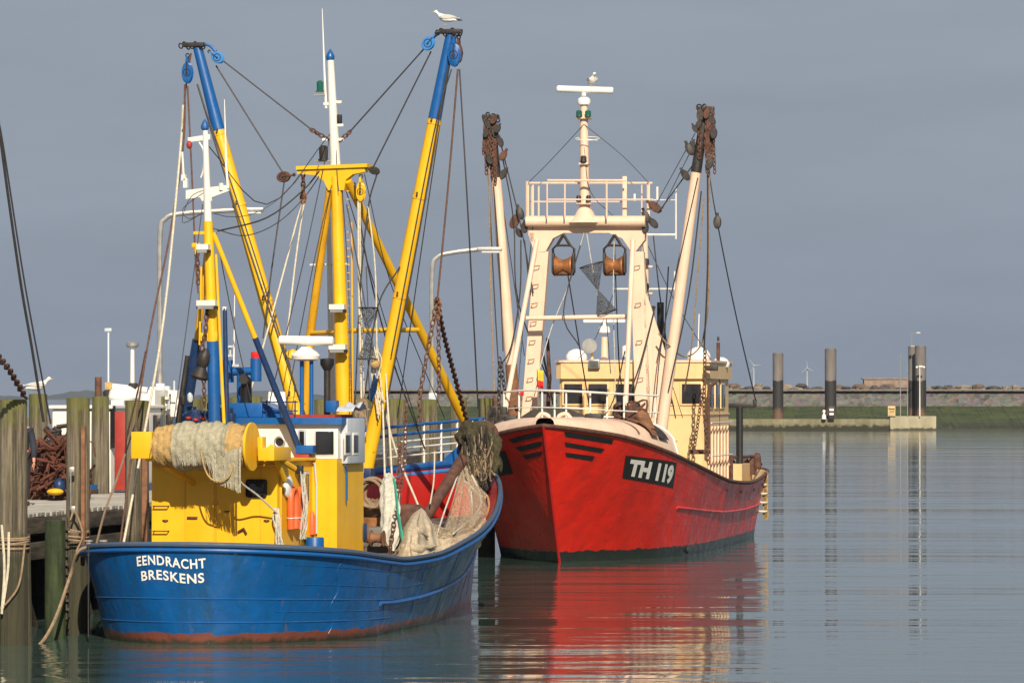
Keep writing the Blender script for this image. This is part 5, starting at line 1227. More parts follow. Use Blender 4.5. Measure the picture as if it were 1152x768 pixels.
# mast
gm = MB().cyl(G(658, 246), G(657, 131), .13, .10, 16).build('mast', M['peach'], gn)
MB().lathe([(.45, -.15), (.25, .05), (.15, .25)], G(658, 244)).build('mast_foot', M['peach'], gm)
for (u, v, w_) in [(657, 133, .34), (657.5, 184.5, .24), (657.5, 230, .36)]: MB().box(G(u, v), (w_, .4, .05), .01).build('platform', M['peach'], gm)
for (u, v, r, mt) in [(651.5, 131.5, .075, 'greenlamp'), (661.5, 131.5, .075, 'greenlamp'), (656.5, 182.5, .075, 'darkmetal'), (651, 227, .06, 'darkmetal'), (662, 227, .06, 'darkmetal')]:
    MB().lathe([(r, 0), (r*1.1, .01), (r, .05), (r, .13), (r*.7, .16), (0, .165)], G(u, v, -.2)).build('lantern', M[mt], gm)
MB().cyl(G(657, 131), G(657, 118), .09).build('radar_pedestal', M['peach'], gm)
MB().lathe([(.15, 0), (.17, .06), (.16, .14), (.1, .19), (0, .2)], G(657, 118)).build('radar_head', M['plastic'], gm)
a = G(626.5, 100); c = G(690, 102); MB().tube([a, a.lerp(c, .02), a.lerp(c, .98), c], [.06, .085, .085, .06], 12).build('radar_scanner', M['plastic'], gm)
rl([G(657, 108), G(657, 103)], .06, 'shaft', M['plastic'], gm)
b = MB().torus(G(661, 156), .3, .012, (0, .2, 1), 20, 5); b.tube([G(651, 156), G(672, 158)], .012, 5); b.build('ring_aerial', M['white'], gm)
# outboard blocks on gantry shoulders
def rblock(u, v, s_, d, par, mt='darkmetal', tilt=0., nm='block'):
    p = G(u, v, d); b = MB()
    for dy in (-.06, .04): b.lathe([(s_*.9, 0), (s_, .01), (s_*.9, .02)], (0, dy, 0), (0, 1, 0), 14)
    b.v = [Vector((q.x*.75, q.y, q.z*1.3)) for q in b.v]
    b.box((0, 0, s_*1.5), (s_*.5, .1, s_*.7), .01); b.lathe([(s_*.5, -.05), (s_*.5, .05)], (0, 0, 0), (0, 1, 0), 12)
    b.xf(Matrix.Translation(p) @ Matrix.Rotation(tilt, 4, 'Y')); return b.build(nm, M[mt], par)
for (u, v, s_, t) in [(585, 240, .13, .3), (579, 249, .15, -.4), (590, 256, .11, 0), (584, 262, .1, .5), (737, 233, .15, .9), (727, 244, .13, .4), (735, 251, .12, .7), (726, 256, .11, 0)]: rblock(u, v, s_, 0, gn, 'darkmetal' if s_ < .15 else 'rust', t)
# booms
bl_ = MB().cyl(G(584, 524, -.3), G(558, 200, -.3), .145, .13, 18).build('derrick_boom', M['peach'], red, label='left upright boom of the red trawler')
br_ = MB().cyl(G(742, 500, -.3), G(783, 194, -.3), .145, .13, 18).build('derrick_boom', M['peach'], red, label='right boom of the red trawler leaning right')
MB().cyl(G(558, 200, -.3), G(552, 133, -.3), .135, .11, 16).build('greasy_tip', M['darkmetal'], bl_)
MB().cyl(G(783, 194, -.3), G(794, 124, -.3), .135, .11, 16).build('greasy_tip', M['darkmetal'], br_)
MB().cyl(G(579, 470, -.32), G(575, 410, -.32), .152, .150, 16).build('rusty_heel', M['rustorange'], bl_)
rn = random.Random(44)
for (par, side, us) in ((bl_, -1, [(549, 140), (556, 135), (560, 145), (548, 160), (563, 160), (551, 180), (566, 175), (560, 200), (566, 196), (557, 150), (547, 150)]),
                        (br_, 1, [(788, 130), (795, 128), (801, 135), (782, 145), (803, 150), (790, 150), (799, 165), (778, 165), (798, 185), (786, 140)])):
    for i, (u, v) in enumerate(us): rblock(u, v, rn.uniform(.08, .13), -.5+rn.uniform(-.1, .2), par, 'rust' if i % 5 == 1 else 'darkmetal', rn.uniform(-.6, .6))
    b = MB()
    top = (552, 133) if side < 0 else (794, 124)
    for k in range(10):
        u0 = top[0]+rn.uniform(-7, 9); b.chain([G(u0, top[1]+rn.uniform(0, 15), -.45), G(u0+rn.uniform(-3, 3), top[1]+rn.uniform(35, 75), -.45)], .12, .018)
    b.build('chain', M['rust'], par)
    b = MB(); p = G(top[0], top[1], -.3); b.box(p+Vector((0, 0, .03)), (.42, .25, .12), .03)
    for k in range(6): b.torus(p+Vector((rn.uniform(-.2, .2), .1, rn.uniform(-.1, .1))), .07, .02, (rn.random(), 1, 0), 10, 5)
    b.build('head_fitting', M['darkmetal'], par)
rblock(776, 168, .13, -.4, br_, 'darkmetal', .5); rblock(771, 197, .12, -.4, br_, 'darkmetal', .6); rblock(807, 250, .13, -.4, br_, 'darkmetal', 0.)
rw = lambda u, v, a: rx(u, v, a)
def rwires(nm, mt, par, lines):
    wires(nm, mt, par, lines, rw, .017)
rwires('running_wire', M['wire'], br_, [[(797, 190, 6.8), (806, 245, 6.8), (827, 350, 9), (850, 450, 12)], [(780, 185, 6.8), (740, 240, 7)], [.01, (782, 150, 6.8), (738, 230, 7)], [.01, (782, 160, 6.8), (745, 235, 7)],
    [.022, (796, 190, 6.7), (796, 300, 6.8), (792, 395, 7.4)], [.02, (789, 215, 6.6), (775, 330, 6.6), (752, 440, 6.6)], [.016, (785, 200, 6.5), (765, 290, 6.5), (745, 380, 6.5), (736, 470, 6.3)]])
rwires('pale_wire', M['brownrope'], br_, [[.022, (798, 190, 6.7), (797, 330, 7), (793, 370, 7.4), (786, 392, 7.6), (770, 401, 7.4), (752, 388, 6.6), (741, 375, 6.6)], [.02, (792, 220, 6.8), (779, 380, 7), (770, 440, 8)]])
rwires('running_wire', M['wire'], bl_, [[(563, 160, 6.8), (585, 250, 6.9), (600, 330, 7)], [(566, 180, 6.8), (578, 250, 7), (583, 340, 7), (618, 430, 9)], [(549, 190, 6.7), (556, 330, 6.6), (561, 415, 6.5)], [(555, 205, 6.7), (562, 300, 6.5), (566, 395, 6.4)],
    [.02, (586, 270, 6.6), (585, 330, 6.3), (575, 390, 6.3), (562, 412, 6.3)], [(590, 270, 7.2), (600, 350, 7.6), (622, 450, 9)]])
rwires('pale_wire', M['brownrope'], bl_, [[.022, (550, 190, 6.6), (552, 320, 6.4), (556, 440, 6.2)], [.016, (560, 190, 6.9), (568, 320, 6.9), (574, 440, 6.9)]])
b = MB().chain([rx(562, 405, 6.3), rx(561, 470, 6.2)], .15, .02); b.chain([rx(564, 410, 6.3), rx(569, 450, 6.3), rx(570, 470, 6.2)], .15, .02); b.build('chain', M['darkmetal'], bl_)
rwires('gantry_wire', M['wire'], gn, [[(657, 262, 6.9), (634, 350, 6.2), (652, 390, 6.4)], [(639, 310, 6.9), (652, 390, 8), (665, 470, 10)], [(691, 270, 6.9), (696, 400, 8), (700, 440, 12)], [(735, 265, 6.9), (742, 330, 7.2), (752, 400, 12)], [.022, (737, 345, 6.8), (720, 410, 6), (703, 455, 5.4)], [(703, 395, 6.5), (690, 450, 5.5), (672, 476, 4)], [(752, 300, 7), (748, 400, 9), (760, 470, 15)], [(612, 400, 9), (622, 455, 10)]])
rwires('pale_line', M['netwhite'], gn, [[.012, (657, 262, 6.8), (640, 320, 6.7), (620, 370, 6.6), (600, 440, 6)], [.012, (660, 262, 6.8), (668, 310, 6.8), (676, 355, 6.8)], [.012, (691, 270, 6.9), (690, 340, 6.9), (693, 460, 7)], [.012, (682, 355, 6.9), (687, 420, 9)]])
rwires('thin_wire', M['wire'], gn, [[.010, (600, 250, 7), (590, 350, 8), (580, 470, 7)], [.010, (720, 250, 7), (735, 360, 10), (768, 470, 15)], [.010, (657, 140, 7), (620, 180, 7), (594, 206, 7)], [.010, (657, 140, 7), (700, 175, 7), (730, 206, 7)], [.010, (725, 268, 14), (760, 340, 15), (800, 405, 16)], [.009, (692, 325, 14), (670, 380, 16), (650, 404, 17)], [.012, (793, 130, 6.8), (770, 260, 6.8), (740, 400, 6.8)], [.012, (552, 140, 6.8), (570, 260, 6.9), (590, 400, 7)], [.010, (657, 165, 7), (664, 215, 7), (690, 243, 7)]])
# hourglass day shapes
b = MB()
for (P0, P1, r0, r1) in ((rx(665, 298, 6.6), rx(673, 326, 6.6), .30, .02), (rx(673, 327, 6.6), rx(682, 352, 6.6), .02, .27)):
    b.mi = 0; ax = (P1-P0).normalized(); n1_ = ax.orthogonal().normalized(); n2_ = ax.cross(n1_)
    b.grid(lambda s_, q, P0=P0, P1=P1, r0=r0, r1=r1: P0.lerp(P1, q)+(n1_*math.cos(2*math.pi*s_)+n2_*math.sin(2*math.pi*s_))*(r0+(r1-r0)*q), 20, 6, True)
    b.mi = 1; b.torus(P0 if r0 > r1 else P1, max(r0, r1), .012, ax)
solo('day_shape', b, [M['netdark'], M['darkmetal']], 'dark hourglass day shape hanging inside the pale gantry of the red trawler', 'day shape', fr=RD)
# stack and dark column aft of gantry, second mast behind
MB().tube([rx(743, 470, 12), rx(743, 340, 12)], [.10, .09], 12).build('exhaust_column', M['black'], red); MB().cyl(rx(733, 470, 15), rx(733, 344, 15), .08).build('exhaust_column', M['darkmetal'], red)
sm = MB().cyl(rx(727, 400, 14), rx(725, 262, 14), .11, .09, 12).build('aft_mast', M['peach'], red)
for v in (300, 330): MB().box(rx(726, v, 14), (.4, .2, .05), .01).build('platform', M['peach'], sm)
rl([rx(692, 325, 14), rx(759, 325, 14)], .025, 'spreader', M['white'], sm); rl([rx(759, 305, 14), rx(759, 330, 14)], .02, 'spreader_tip', M['white'], sm)
for v in (298, 326): MB().lathe([(.07, 0), (.08, .05), (.07, .16), (0, .18)], rx(727, v, 13.8)).build('lantern', M['darkmetal'], sm)
for (u, v0, v1, a) in [(616, 470, 380, 10), (556, 470, 445, 5)]: MB().tube([rx(u, v0, a), rx(u+2, (v0+v1)/2, a), rx(u, v1, a)], [.05, .06, .04], 8).build('hook_block', M['rust'], red)
# small flags
for (u, v, mt, lb) in [(604, 415, 'signyellow', 'small yellow and red flag fluttering by the left gantry leg'), (582, 437, 'redlamp', 'small red flag behind the bow railing of the red trawler')]:
    a = 6.0; mb = MB(); mb.grid(lambda s_, q: rx(u+s_*7, v+q*(20 if mt != 'redlamp' else 6)+2*s_, a)+Vector((0, .04*math.sin(6*s_), 0)), 6, 6)
    if mt != 'redlamp':
        for i in range(len(mb.m)): mb.m[i] = 1 if i//5 > 2 else 0
    o = solo('flag', mb, [M['flagy'] if mt != 'redlamp' else M[mt], M['redlamp']], lb, 'flag', fr=RD) if False else None
    mats = [M['redlamp'], M['redlamp']] if mt == 'redlamp' else [plain('yellow_cloth', (.7, .5, .05), .8), M['redlamp']]
    o = solo('flag', mb, mats, lb, 'flag', fr=RD); k = o.modifiers.new('t', 'SOLIDIFY'); k.thickness = .01
pg = RD.M @ rx(666, 97.5, aG); gull(pg, -R_(75), 1.35, 'white gull perched on the radar bar above the pale gantry')

rl = lambda pts, r, nm, mt, par: MB().tube(pts, r, 6).build(nm, mt, par)
M['rustred'] = plain('red_brown_rust', (.12, .038, .022), .85, 0, .6, 8, .6)
# ============================================================ PIER
PA = -R_(9.15)
PF = Frame((-8.5, 84.7, 0), PA)      # local x to the right (towards water), local y along the pier
pier = thing('timber_pier', 'weathered timber landing pier with grey plank deck at the left edge', 'pier', (-8.5, 84.7, 0), PA)
b = MB(); rn = random.Random(1); y = -11.0
while y < 62:
    b.box((-1.55+rn.uniform(-.02, .02), y+.1, 1.92+rn.uniform(-.008, .008)), (3.2, .185, .07), .008); y += .2
b.build('deck_planks', M['planks'], pier)
b = MB().box((.02, 25, 1.74), (.22, 72, .28), .02); b.box((.06, 25, 1.30), (.16, 72, .30), .02); b.build('edge_beam', M['beam'], pier)
b = MB().box((-3.1, 25, 1.99), (.16, 72, .14), .02); b.build('kerb_beam', M['beam'], pier)
for k in range(18):
    MB().box((-1.5, -9+k*4.0, 1.62), (3.3, .24, .26), .02).build('cross_beam', M['beam'], pier)
    if k < 6: MB().tube([(.0, -9+k*4.0, 1.5), (.0, -7.2+k*4, -.3)], .10, 6).build('brace', M['beam'], pier)
    if k < 6: MB().box((-.4, -8+k*4.0, .55), (.24, .24, 2.6), .02).build('support_post', M['beam'], pier)
b = MB()  # boards added at the rear so no lit water shows under the deck
for k in range(180): b.box((-3.3, -10.9+k*.4, .7+rn.uniform(-.03, .03)), (.10, .385, 3.4), .01)
b.build('added_backing_boards', M['beam'], pier)
def pile(px_, base, top, r, lb, grp, mt='pile', loc=None, sq=False, lean=0):
    rn_ = random.Random(len(lb)*7+int(abs(loc[1])*13)); ph = rn_.uniform(0, 6)
    b = MB()
    def f(u, v):
        an = 2*math.pi*u; z = base+(top-base)*v; rr = r*(1.07-.10*v)*(1+.02*math.sin(3*an+ph)+.018*math.sin(7*an+2*ph)+.012*math.sin(19*an+4*v))
        return Vector((math.cos(an)*rr+lean*z, math.sin(an)*rr, z))
    b.grid(f, 28, 14, True); n = len(b.v)
    b.v.append(Vector((lean*top, 0, top+.015))); k0 = 28*13
    for j in range(28): b.f.append([k0+j, k0+(j+1) % 28, n]); b.m.append(0)
    o = b.build('mooring_pile', M[mt]); o.location = loc; return tag(o, lb, 'pile', grp)
G1 = 'timber piles along the front of the pier'; G2 = 'timber piles along the back of the pier'
front = {0: ('nearest and thickest timber pile at the left edge of the photo', .225), 1: ('mossy-topped timber pile with a rusty rail, second from the near end', .20), 2: ('timber pile directly left of the yellow drum housing', .215)}
for k in range(0, 12):
    D = 78.2+4.2*k; x = -8.04+.16*(D-78.2); lb, r = front.get(k, ('weathered timber pile showing behind the bow railing of the blue trawler', .21))
    if k in (3, 4, 5, 6): lb = 'weathered timber pile in the front row hidden mostly behind the blue trawler'
    pile(0, -1, 3.95+(.03*math.sin(k*2)), r, lb, G1, loc=(x, D, 0))
for k in range(0, 5):
    D = 97.4+5.1*k; x = -25.1+.16*D
    lb = {0: 'rear timber pile that the perching gull stands on', 1: 'rear timber pile in front of the white boat cabin', -1: 'rear timber pile out at the far left edge'}.get(k, 'rear timber pile partly hidden behind the pier and drum')
    if k == 5: continue
    pile(0, 0, 4.0 if k else 4.05, .185, lb, G2, loc=(x, D, 0))
D = 80.2; p = W(62, 585, D); pile(0, -1, p.z, .17, 'short mossy green timber stump right of the nearest pile', G1, 'moss', loc=(p.x, D, 0))
# timber fender posts beside pile 1 and 2 with rusty rails
p = W(93.5, 600, 82.0); b = MB().box((p.x, 82.0, 2.4), (.07, .14, 2.2), .015)
solo('fender_rail', b, M['rustorange'], 'rusty brown timber rail fixed to the second front pile', 'rail')
p = W(163, 560, 86.4); b = MB().box((p.x, 86.4, 2.3), (.10, .14, 2.2), .015)
solo('fender_rail', b, M['rustorange'], 'rusty rail fixed to the pile left of the yellow deckhouse', 'rail')
def pp(u, v, D): return W(u, v, D)
b = MB(); b.tube([pp(79.5, 528, 81.9), pp(79.5, 573, 81.9)], .014, 6); b.box(pp(81, 528, 81.95), (.09, .06, .09), .015); b.box(pp(82, 572, 81.95), (.09, .06, .09), .015)
solo('pile_eye_rod', b, M['steel'], 'steel rod with two eye plates bolted to the second front pile', 'fitting')
b = MB(); b.box(pp(73, 645, 81.2), (.10, .12, 1.9), .02)
for k in range(12): b.box(pp(73, 595+k*10, 81.1), (.16, .07, .04), .01)
solo('rubbing_post', b, M['beam'], 'dark notched rubbing post between the green stump and the blue stern', 'post')
b = MB(); b.tube([pp(29, 600, 78.3), pp(31.5, 728, 78.3)], .07, 8)
solo('fender_pole', b, M['pile'], 'slim pale timber pole lashed to the nearest pile', 'pole')
b = MB(); b.cyl(pp(101, 610, 84.5)-Vector((0, 0, .05)), pp(101, 610, 84.5)+Vector((0, 0, .1)), .16, .16, 14); b.cyl(pp(101, 606, 84.5), pp(101, 606, 84.5)+Vector((0, 0, .08)), .2, .2, 14); 
b.v = [q+Vector((0, 0, 0)) for q in b.v]
p = BL.M @ Vector((-1.75, .75, 1.5)); b = MB()
for dx in (-.12, .12): b.cyl(p+Vector((dx, 0, -.1)), p+Vector((dx, 0, .12)), .05, .05, 10); b.cyl(p+Vector((dx, 0, .12)), p+Vector((dx, 0, .15)), .07, .07, 10)
b.box(p+Vector((0, 0, -.02)), (.45, .14, .05), .01)
b.xf(BL.I).build('mooring_bitts', M['steel'], blue)
# mooring lines
def line(pts, r, mt, lb, nm='mooring_rope', smooth=True):
    b = MB().tube(smoothpath(pts, 6) if smooth else pts, r, 6); return solo(nm, b, M[mt], lb, 'rope')
pb = BL.M @ Vector((-1.75, .75, 1.55))
line([pb, pp(118, 575, 83), pp(131, 540, 84.5), pp(141, 510, 86.3)], .02, 'brownrope', 'brown mooring rope rising from the stern bitts to the pile left of the drum')
line([pp(141, 515, 86.3), pp(143, 490, 86), pp(155, 440, 85.5), pp(164, 395, 85)], .016, 'rustwire', 'thin dark line running up from the pile left of the drum', 'stay_line')
line([pb, pp(88, 620, 79.5), pp(78, 650, 79.8), pp(60, 700, 79.2), pp(40, 728, 78.6), pp(8, 735, 78)], .028, 'brownrope', 'slack wet mooring rope sagging from the blue stern down to the water')
line([pp(2, 590, 77.9), pp(5, 640, 77.9), pp(2, 690, 77.9)], .022, 'rope', 'pale rope end hanging down the nearest pile')
line([pp(10, 598, 77.9), pp(9, 640, 77.9), pp(3, 684, 77.9)], .022, 'rope', 'second pale rope loop hanging beside it on the nearest pile')
line([pp(28, 612, 78), pp(22, 655, 77.9), pp(10, 675, 77.9), pp(0, 684, 77.9)], .018, 'brownrope', 'thin brown rope curving across the nearest pile')
b = MB()
for k in range(5): b.torus(W(15, 604+k*3, 78.2), .25, .018, (rn.uniform(-.1, .1), rn.uniform(-.1, .1), 1), 26, 5)
solo('rope_lashing', b, M['brownrope'], 'rope lashing wound round the nearest pile', 'rope')
b = MB()
for k in range(4): b.torus(W(85, 595+k*4, 82.2)+Vector((0, 0, 0)), .22, .02, (rn.uniform(-.2, .2), rn.uniform(-.2, .2), 1), 26, 5)
b.tube(smoothpath([W(79, 585, 81.9), W(84, 575, 81.9), W(93, 600, 81.9), W(86, 620, 81.9)], 5), .02, 5)
solo('rope_lashing', b, M['brownrope'], 'brown rope lashing wound round the second front pile', 'rope')
line([pp(99.5, 612, 79.0), pp(99.5, 660, 79.0), pp(99.5, 716, 79.0)], .012, 'wire', 'thin dark line hanging straight down beside the blue stern quarter')
# off-frame ship's stays at left
line([pp(-4, 100, 76), pp(0, 152, 76.2), pp(22, 310, 77), pp(36, 392, 77.5), pp(49, 474, 78)], .024, 'wire', 'thicker dark stay slanting down from the top left edge', 'stay_line', True)
line([pp(-4, 130, 76.2), pp(3, 160, 76.3), pp(28, 320, 77), pp(57, 476, 78)], .015, 'wire', 'thinner dark stay slanting down right of the thicker one', 'stay_line', True)
b = MB().chain([pp(-6, 396, 76.3), pp(10, 415, 77), pp(28, 446, 78)], .14, .018); solo('anchor_chain', b, M['rust'], 'rusty chain slanting in from the left edge to the nearest pile', 'chain')
# heap of rusty gear on the pier
t = thing('fishing_gear_heap', 'heap of rusty orange trawl gear and nets on the pier behind the piles', 'fishing gear', W(66, 548, 96))
rn = random.Random(55); loc = t.location.copy()
b = MB()
for k in range(150):
    p = W(rn.uniform(52, 80), rn.uniform(498, 552), 96+rn.uniform(-.5, .5)); b.tube(smoothpath([p, p+Vector((rn.uniform(-.5, .5), rn.uniform(-.3, .3), rn.uniform(-.4, .4))), p+Vector((rn.uniform(-.6, .6), rn.uniform(-.3, .3), rn.uniform(-.6, .2)))], 4), rn.uniform(.008, .030), 6)
b.xf(Matrix.Translation(-loc)).build('rusty_pipes', M['rustred'], t)
b = MB().ball(W(66, 535, 96.4), (.55, .5, .75), 20, 14)
b.v = [q*1 + (q-W(66, 535, 96.4))*(.15*math.sin(9*q.x)+.15*math.sin(11*q.z)) for q in b.v]
b.xf(Matrix.Translation(-loc)).build('dark_net', M['rust'], t)
b = MB()
for k in range(14): p = W(rn.uniform(50, 70), rn.uniform(475, 500), 96.2); b.tube([p, p+Vector((rn.uniform(-.2, .3), 0, rn.uniform(-.5, .1)))], .05, 6)
b.xf(Matrix.Translation(-loc)).build('dark_bars', M['darkmetal'], t)
b = MB().ball(W(67, 546, 95.4), (.12, .15, .16)); b.xf(Matrix.Translation(-loc)).build('blue_bag', M['navy'], t)
b = MB().ball(W(62, 553, 95.2), (.17, .15, .07)); b.xf(Matrix.Translation(-loc)).build('yellow_bag', M['yellow'], t)
# lamp posts
def lamp(u, v, D, arm, lb):
    p = W(u, v, D); t = thing('street_lamp', lb, 'street lamp', (p.x, D, 1.95), 0, 'bent lamp posts on the pier'); h = p.z-1.95
    MB().cyl((0, 0, 0), (0, 0, h*.42), .085, .075, 12).build('lower_pole', M['steel'], t)
    MB().tube(smoothpath([(0, 0, h*.42), (0, 0, h*.6), (0, 0, h-.5), (.12, 0, h-.12), (.5, 0, h), (arm, 0, h+.08)], 5), .06, 10).build('pole', M['steel'], t)
    MB().box((arm+.25, 0, h+.08), (.62, .22, .10), .03).build('lamp_head', M['steel'], t)
    MB().box((arm+.28, 0, h+.015), (.45, .17, .05), .02).build('lamp_glass', M['plastic'], t)
    MB().box((.02, -.1, h*.36), (.2, .16, .28), .02).build('junction_box', M['greywhite'], t)
lamp(180, 240, 107.9, 1.75, 'tall grey lamp post with bent arm behind the yellow and white aft mast')
lamp(486, 284, 118, 1.15, 'tall grey lamp post with bent arm between the two trawlers')
# gull on rear pile
D = 97.4; gull(Vector((-25.1+.16*D-.02, D, 4.06)), R_(12), 1.35, 'white gull with grey back standing on the rear pile at the left')
# ============================================================ WHITE BOAT BEHIND THE PIER
WB = Frame((-8.9, 103, 0), PA)
wbt = thing('motor_boat', 'white cabin boat with a red door and blue hull behind the timber piles', 'boat', (-8.9, 103, 0), PA)
HW = Hull(sh=[(0, 1.6), (6, 1.8), (11, 1.5), (16, 0)], wl=[(0, 1.4), (6, 1.6), (11, 1.1), (15, 0)], zs=[(0, 2.15), (8, 2.1), (16, 2.9)], ysh=(0, 16), ywl=(0, 15), rsh=(1, 3), rwl=(1, 3), zdeck=.3)
hw = HW.skin().build('hull', M['blue'], wbt, sharp=60)
hw.location = (-1.3, -1.2, 0)
cab = MB().box((-.25, 4.0, 2.85), (1.3, 8.0, 1.8), .06).build('cabin', M['white'], wbt)
MB().box((-.25, 4.0, 3.78), (1.4, 8.2, .08), .03).build('roof', M['white'], cab)
wl_ = lambda u, v: WB.y(u, v, -.02)
def wq(u, v, c=-.0): return WB.y(u, v, c)
for (u, v, w_, h_) in [(126, 484, .16, .75), (141, 478, .0, 0)]:
    pass
MB().box((.42, .9, 3.3), (.06, .55, .7), .02).build('window', M['glass'], cab)
MB().box((.42, 2.4, 3.3), (.06, .5, .7), .02).build('window', M['glass'], cab)
for y in (4.2, 5.4, 6.6): MB().box((.42, y, 3.3), (.06, .8, .6), .02).build('window', M['glass'], cab)
pdr = WB.y(137, 500, -.03); MB().box((pdr.x, -.03, 2.85), (.30, .06, 1.66), .02).build('door', M['reddeck'], cab)
for (u, v) in [(127, 480), (98, 478)]:
    q = WB.y(u, v, -.03); MB().box((q.x, -.03, q.z), (.12, .05, .9), .02).build('window', M['glass'], cab)
# raised dark window band on the far part
q0 = WB.y(176, 465, 5); 
MB().box((-.1, 5.5, 3.98), (1.0, 3.0, .34), .02).build('upper_deckhouse', M['white'], cab)
# mast, pipe, radar
def wp(u, v, c=2.0): return WB.y(u, v, c)
ms = MB().cyl(wp(149, 448), wp(149, 392), .05, .045, 10).build('mast', M['white'], wbt)
MB().lathe([(.10, 0), (.14, .04), (.14, .10), (.08, .14)], wp(149, 391)).build('mast_lamp', M['steel'], ms)
rl([wp(122, 450), wp(122, 374)], .018, 'whip_aerial', M['plastic'], wbt); MB().box(wp(122, 371), (.16, .1, .08), .02).build('camera', M['greywhite'], wbt)
MB().cyl(wp(110.5, 462), wp(110.5, 424), .075).build('exhaust_pipe', M['rust'], wbt)
rd = MB().tube([wp(121, 434), wp(166, 439)], .07, 10).build('radar_scanner', M['plastic'], wbt)
MB().box(wp(123, 434)+Vector((0, -.02, 0)), (.16, .16, .16), .02).build('tip', M['nettan'], rd)
b = MB(); b.lathe([(.32, 0), (.36, .05), (.33, .2), (.2, .3), (0, .33)], wp(140, 450)); b.build('liferaft', M['plastic'], wbt)
MB().lathe([(.1, 0), (.12, .12), (.08, .18)], wp(150, 440)).build('lantern', M['darkmetal'], wbt); MB().lathe([(.12, 0), (.14, .15), (.1, .2)], wp(123, 449)).build('lantern', M['darkmetal'], wbt)
rl([wp(158, 455), wp(158, 433)], .03, 'aerial_stub', M['plastic'], wbt)
b = MB().box(WB.y(186, 480, 6), (.4, .3, .3), .03); b.build('vent_box', M['greywhite'], wbt)
rn = random.Random(77)
b = MB()
for k in range(14):
    p = wp(rn.uniform(165, 205), rn.uniform(438, 462), 5); b.box(p, (rn.uniform(.1, .3), .2, rn.uniform(.08, .3)), .02)
b.build('roof_gear', M['white'], wbt)
for u, v in [(172, 430), (196, 428), (190, 436)]: MB().tube([wp(u, 460, 5), wp(u, v, 5)], .025, 6).build('aerial', M['greywhite'], wbt)

# ============================================================ PERSON on the pier
pos = W(24, 560, 91.0); pos.z = 1.96
per = thing('person', 'person in a dark blue jacket half hidden behind the nearest pile', 'person', pos, 0)
M['skin'] = plain('skin', (.55, .27, .18), .6, 0, .1); M['jacket'] = plain('navy_jacket', (.022, .026, .045), .85, 0, .3); M['trousers'] = plain('dark_trousers', (.018, .018, .024), .9, 0, .3); M['hair'] = plain('brown_hair', (.05, .03, .018), .8)
def skinned(name, verts, edges, rad, mat, parent, sub=2):
    me = bpy.data.meshes.new(name); me.from_pydata(verts, edges, []); o = bpy.data.objects.new(name, me); C.objects.link(o)
    md = o.modifiers.new('s', 'SKIN'); md.use_smooth_shade = True
    for i, r in enumerate(rad): me.skin_vertices[0].data[i].radius = (r, r) if not isinstance(r, tuple) else r
    me.skin_vertices[0].data[0].use_root = True
    ss = o.modifiers.new('d', 'SUBSURF'); ss.levels = sub; ss.render_levels = sub
    bpy.context.view_layer.update(); dg = bpy.context.evaluated_depsgraph_get(); nm = bpy.data.meshes.new_from_object(o.evaluated_get(dg))
    bpy.data.objects.remove(o); o = bpy.data.objects.new(name, nm); C.objects.link(o); nm.materials.clear(); nm.materials.append(mat); o.parent = parent
    for p in nm.polygons: p.use_smooth = True
    return o
if not bpy.data.objects.get('dummy'):
    pass
def mk_skin_layer_test(): return None
V = [(0, 0, .95), (0, 0, 1.12), (0, 0, 1.30), (0, .0, 1.43), (0, -.01, 1.52), (0, -.02, 1.60), (0, -.02, 1.70),
     (.17, 0, 1.41), (.23, -.02, 1.13), (.24, -.07, .88), (.245, -.09, .80), (-.17, 0, 1.41), (-.23, -.02, 1.13), (-.24, -.07, .88), (-.245, -.09, .80),
     (.09, 0, .90), (.10, -.01, .50), (.10, .02, .09), (.10, -.14, .04), (-.09, 0, .90), (-.10, .05, .50), (-.10, .08, .09), (-.10, -.08, .04)]
E = [(0, 1), (1, 2), (2, 3), (3, 4), (4, 5), (5, 6), (3, 7), (7, 8), (8, 9), (9, 10), (3, 11), (11, 12), (12, 13), (13, 14), (0, 15), (15, 16), (16, 17), (17, 18), (0, 19), (19, 20), (20, 21), (21, 22)]
Rd = [.13, .13, .14, .10, .055, .085, .085, .06, .045, .033, .03, .06, .045, .033, .03, .085, .055, .04, .035, .085, .055, .04, .035]
def skv(me): pass
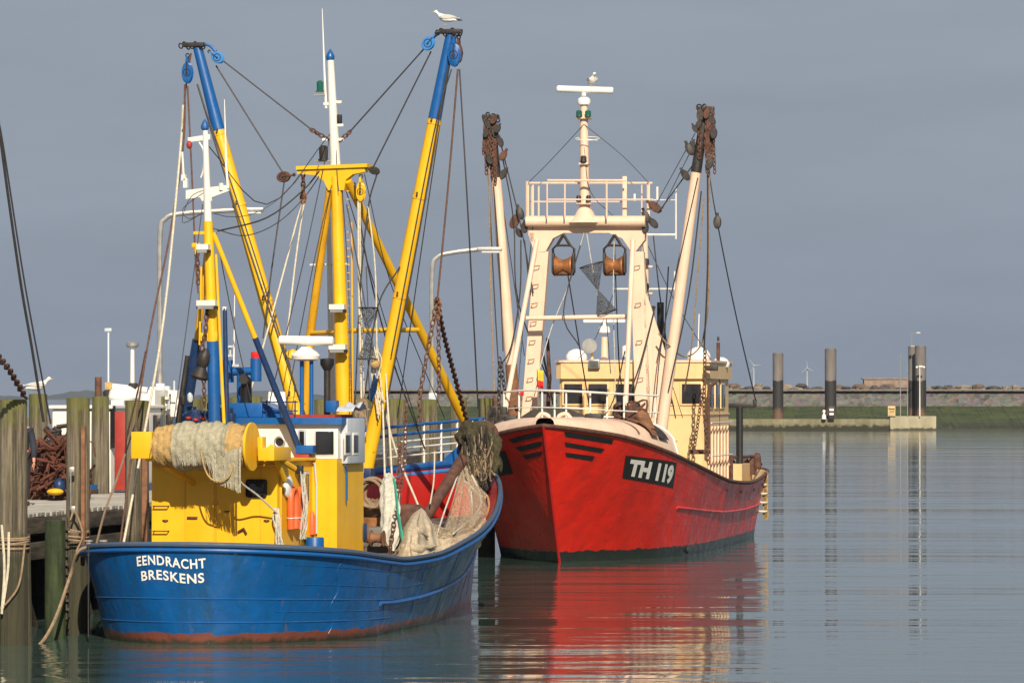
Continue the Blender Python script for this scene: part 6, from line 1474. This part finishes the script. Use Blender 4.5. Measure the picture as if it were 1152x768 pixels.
# skin_vertices need the modifier first: add it, then set radii
def body_mesh(name, idx, extra, mat, par):
    mp_ = {i: k for k, i in enumerate(idx)}; verts = [V[i] for i in idx]; eds = [(mp_[a], mp_[b]) for a, b in E if a in mp_ and b in mp_]
    return skinned(name, verts, eds, [Rd[i]+extra for i in idx], mat, par)
body_mesh('body', list(range(23)), 0, M['skin'], per)
V[0] = (0, 0, .86)
jk = body_mesh('jacket', [0, 1, 2, 3, 7, 8, 9, 11, 12, 13], .022, M['jacket'], per)
V[0] = (0, 0, .95)
body_mesh('trousers', [0, 15, 16, 17, 19, 20, 21], .018, M['trousers'], per)
for sd in (-1, 1):
    MB().box((sd*.10, -.06, .04), (.10, .28, .09), .03).build('shoe', M['black'], per)
    b = MB().ball((sd*.247, -.095, .77), (.022, .042, .05), 12, 8)
    for k in range(4):
        y0 = -.13+.024*k; ln = (.065, .078, .074, .058)[k]; b.tube([(sd*.247, y0, .745), (sd*.244, y0-.004, .745-ln*.55), (sd*.232, y0, .745-ln)], [.0098, .009, .0075], 6)
    b.tube([(sd*.24, -.135, .785), (sd*.225, -.155, .75), (sd*.222, -.158, .722)], [.012, .011, .008], 6)
    b.build('hand', M['skin'], per)
MB().ball((0, -.005, 1.70), (.088, .105, .095), 16, 10).build('hair', M['hair'], per)
b = MB().ball((0, -.125, 1.655), (.014, .022, .02), 8, 6); b.build('nose', M['skin'], per)
for sd in (-1, 1): MB().ball((sd*.03, -.10, 1.665), .010, 8, 6).build('eye', M['black'], per)

# ============================================================ AIR
DENS = 6.5e-5
mb = MB().box((0, 4200, 6.0), (12600, 8900, 14.6)); 
m = bpy.data.materials.new('haze_air'); m.use_nodes = True; t = m.node_tree; t.nodes.clear(); pv = t.nodes.new('ShaderNodeVolumePrincipled'); oo = t.nodes.new('ShaderNodeOutputMaterial')
pv.inputs['Color'].default_value = (.80, .88, 1.0, 1); pv.inputs['Density'].default_value = DENS; pv.inputs['Anisotropy'].default_value = .3
t.links.new(pv.outputs[0], oo.inputs['Volume'])
hz = mb.build('haze', m, smooth=False); hz['kind'] = 'stuff'
zt_ = 24.0
hz.data.clear_geometry(); bm = bmesh.new(); bmesh.ops.create_cube(bm, size=1); bmesh.ops.scale(bm, vec=(12600, 8900, zt_+1.8), verts=bm.verts); bmesh.ops.translate(bm, vec=(0, 4200, (zt_-1.8)/2), verts=bm.verts); bm.to_mesh(hz.data); bm.free()
hz.data.materials.clear(); hz.data.materials.append(m)
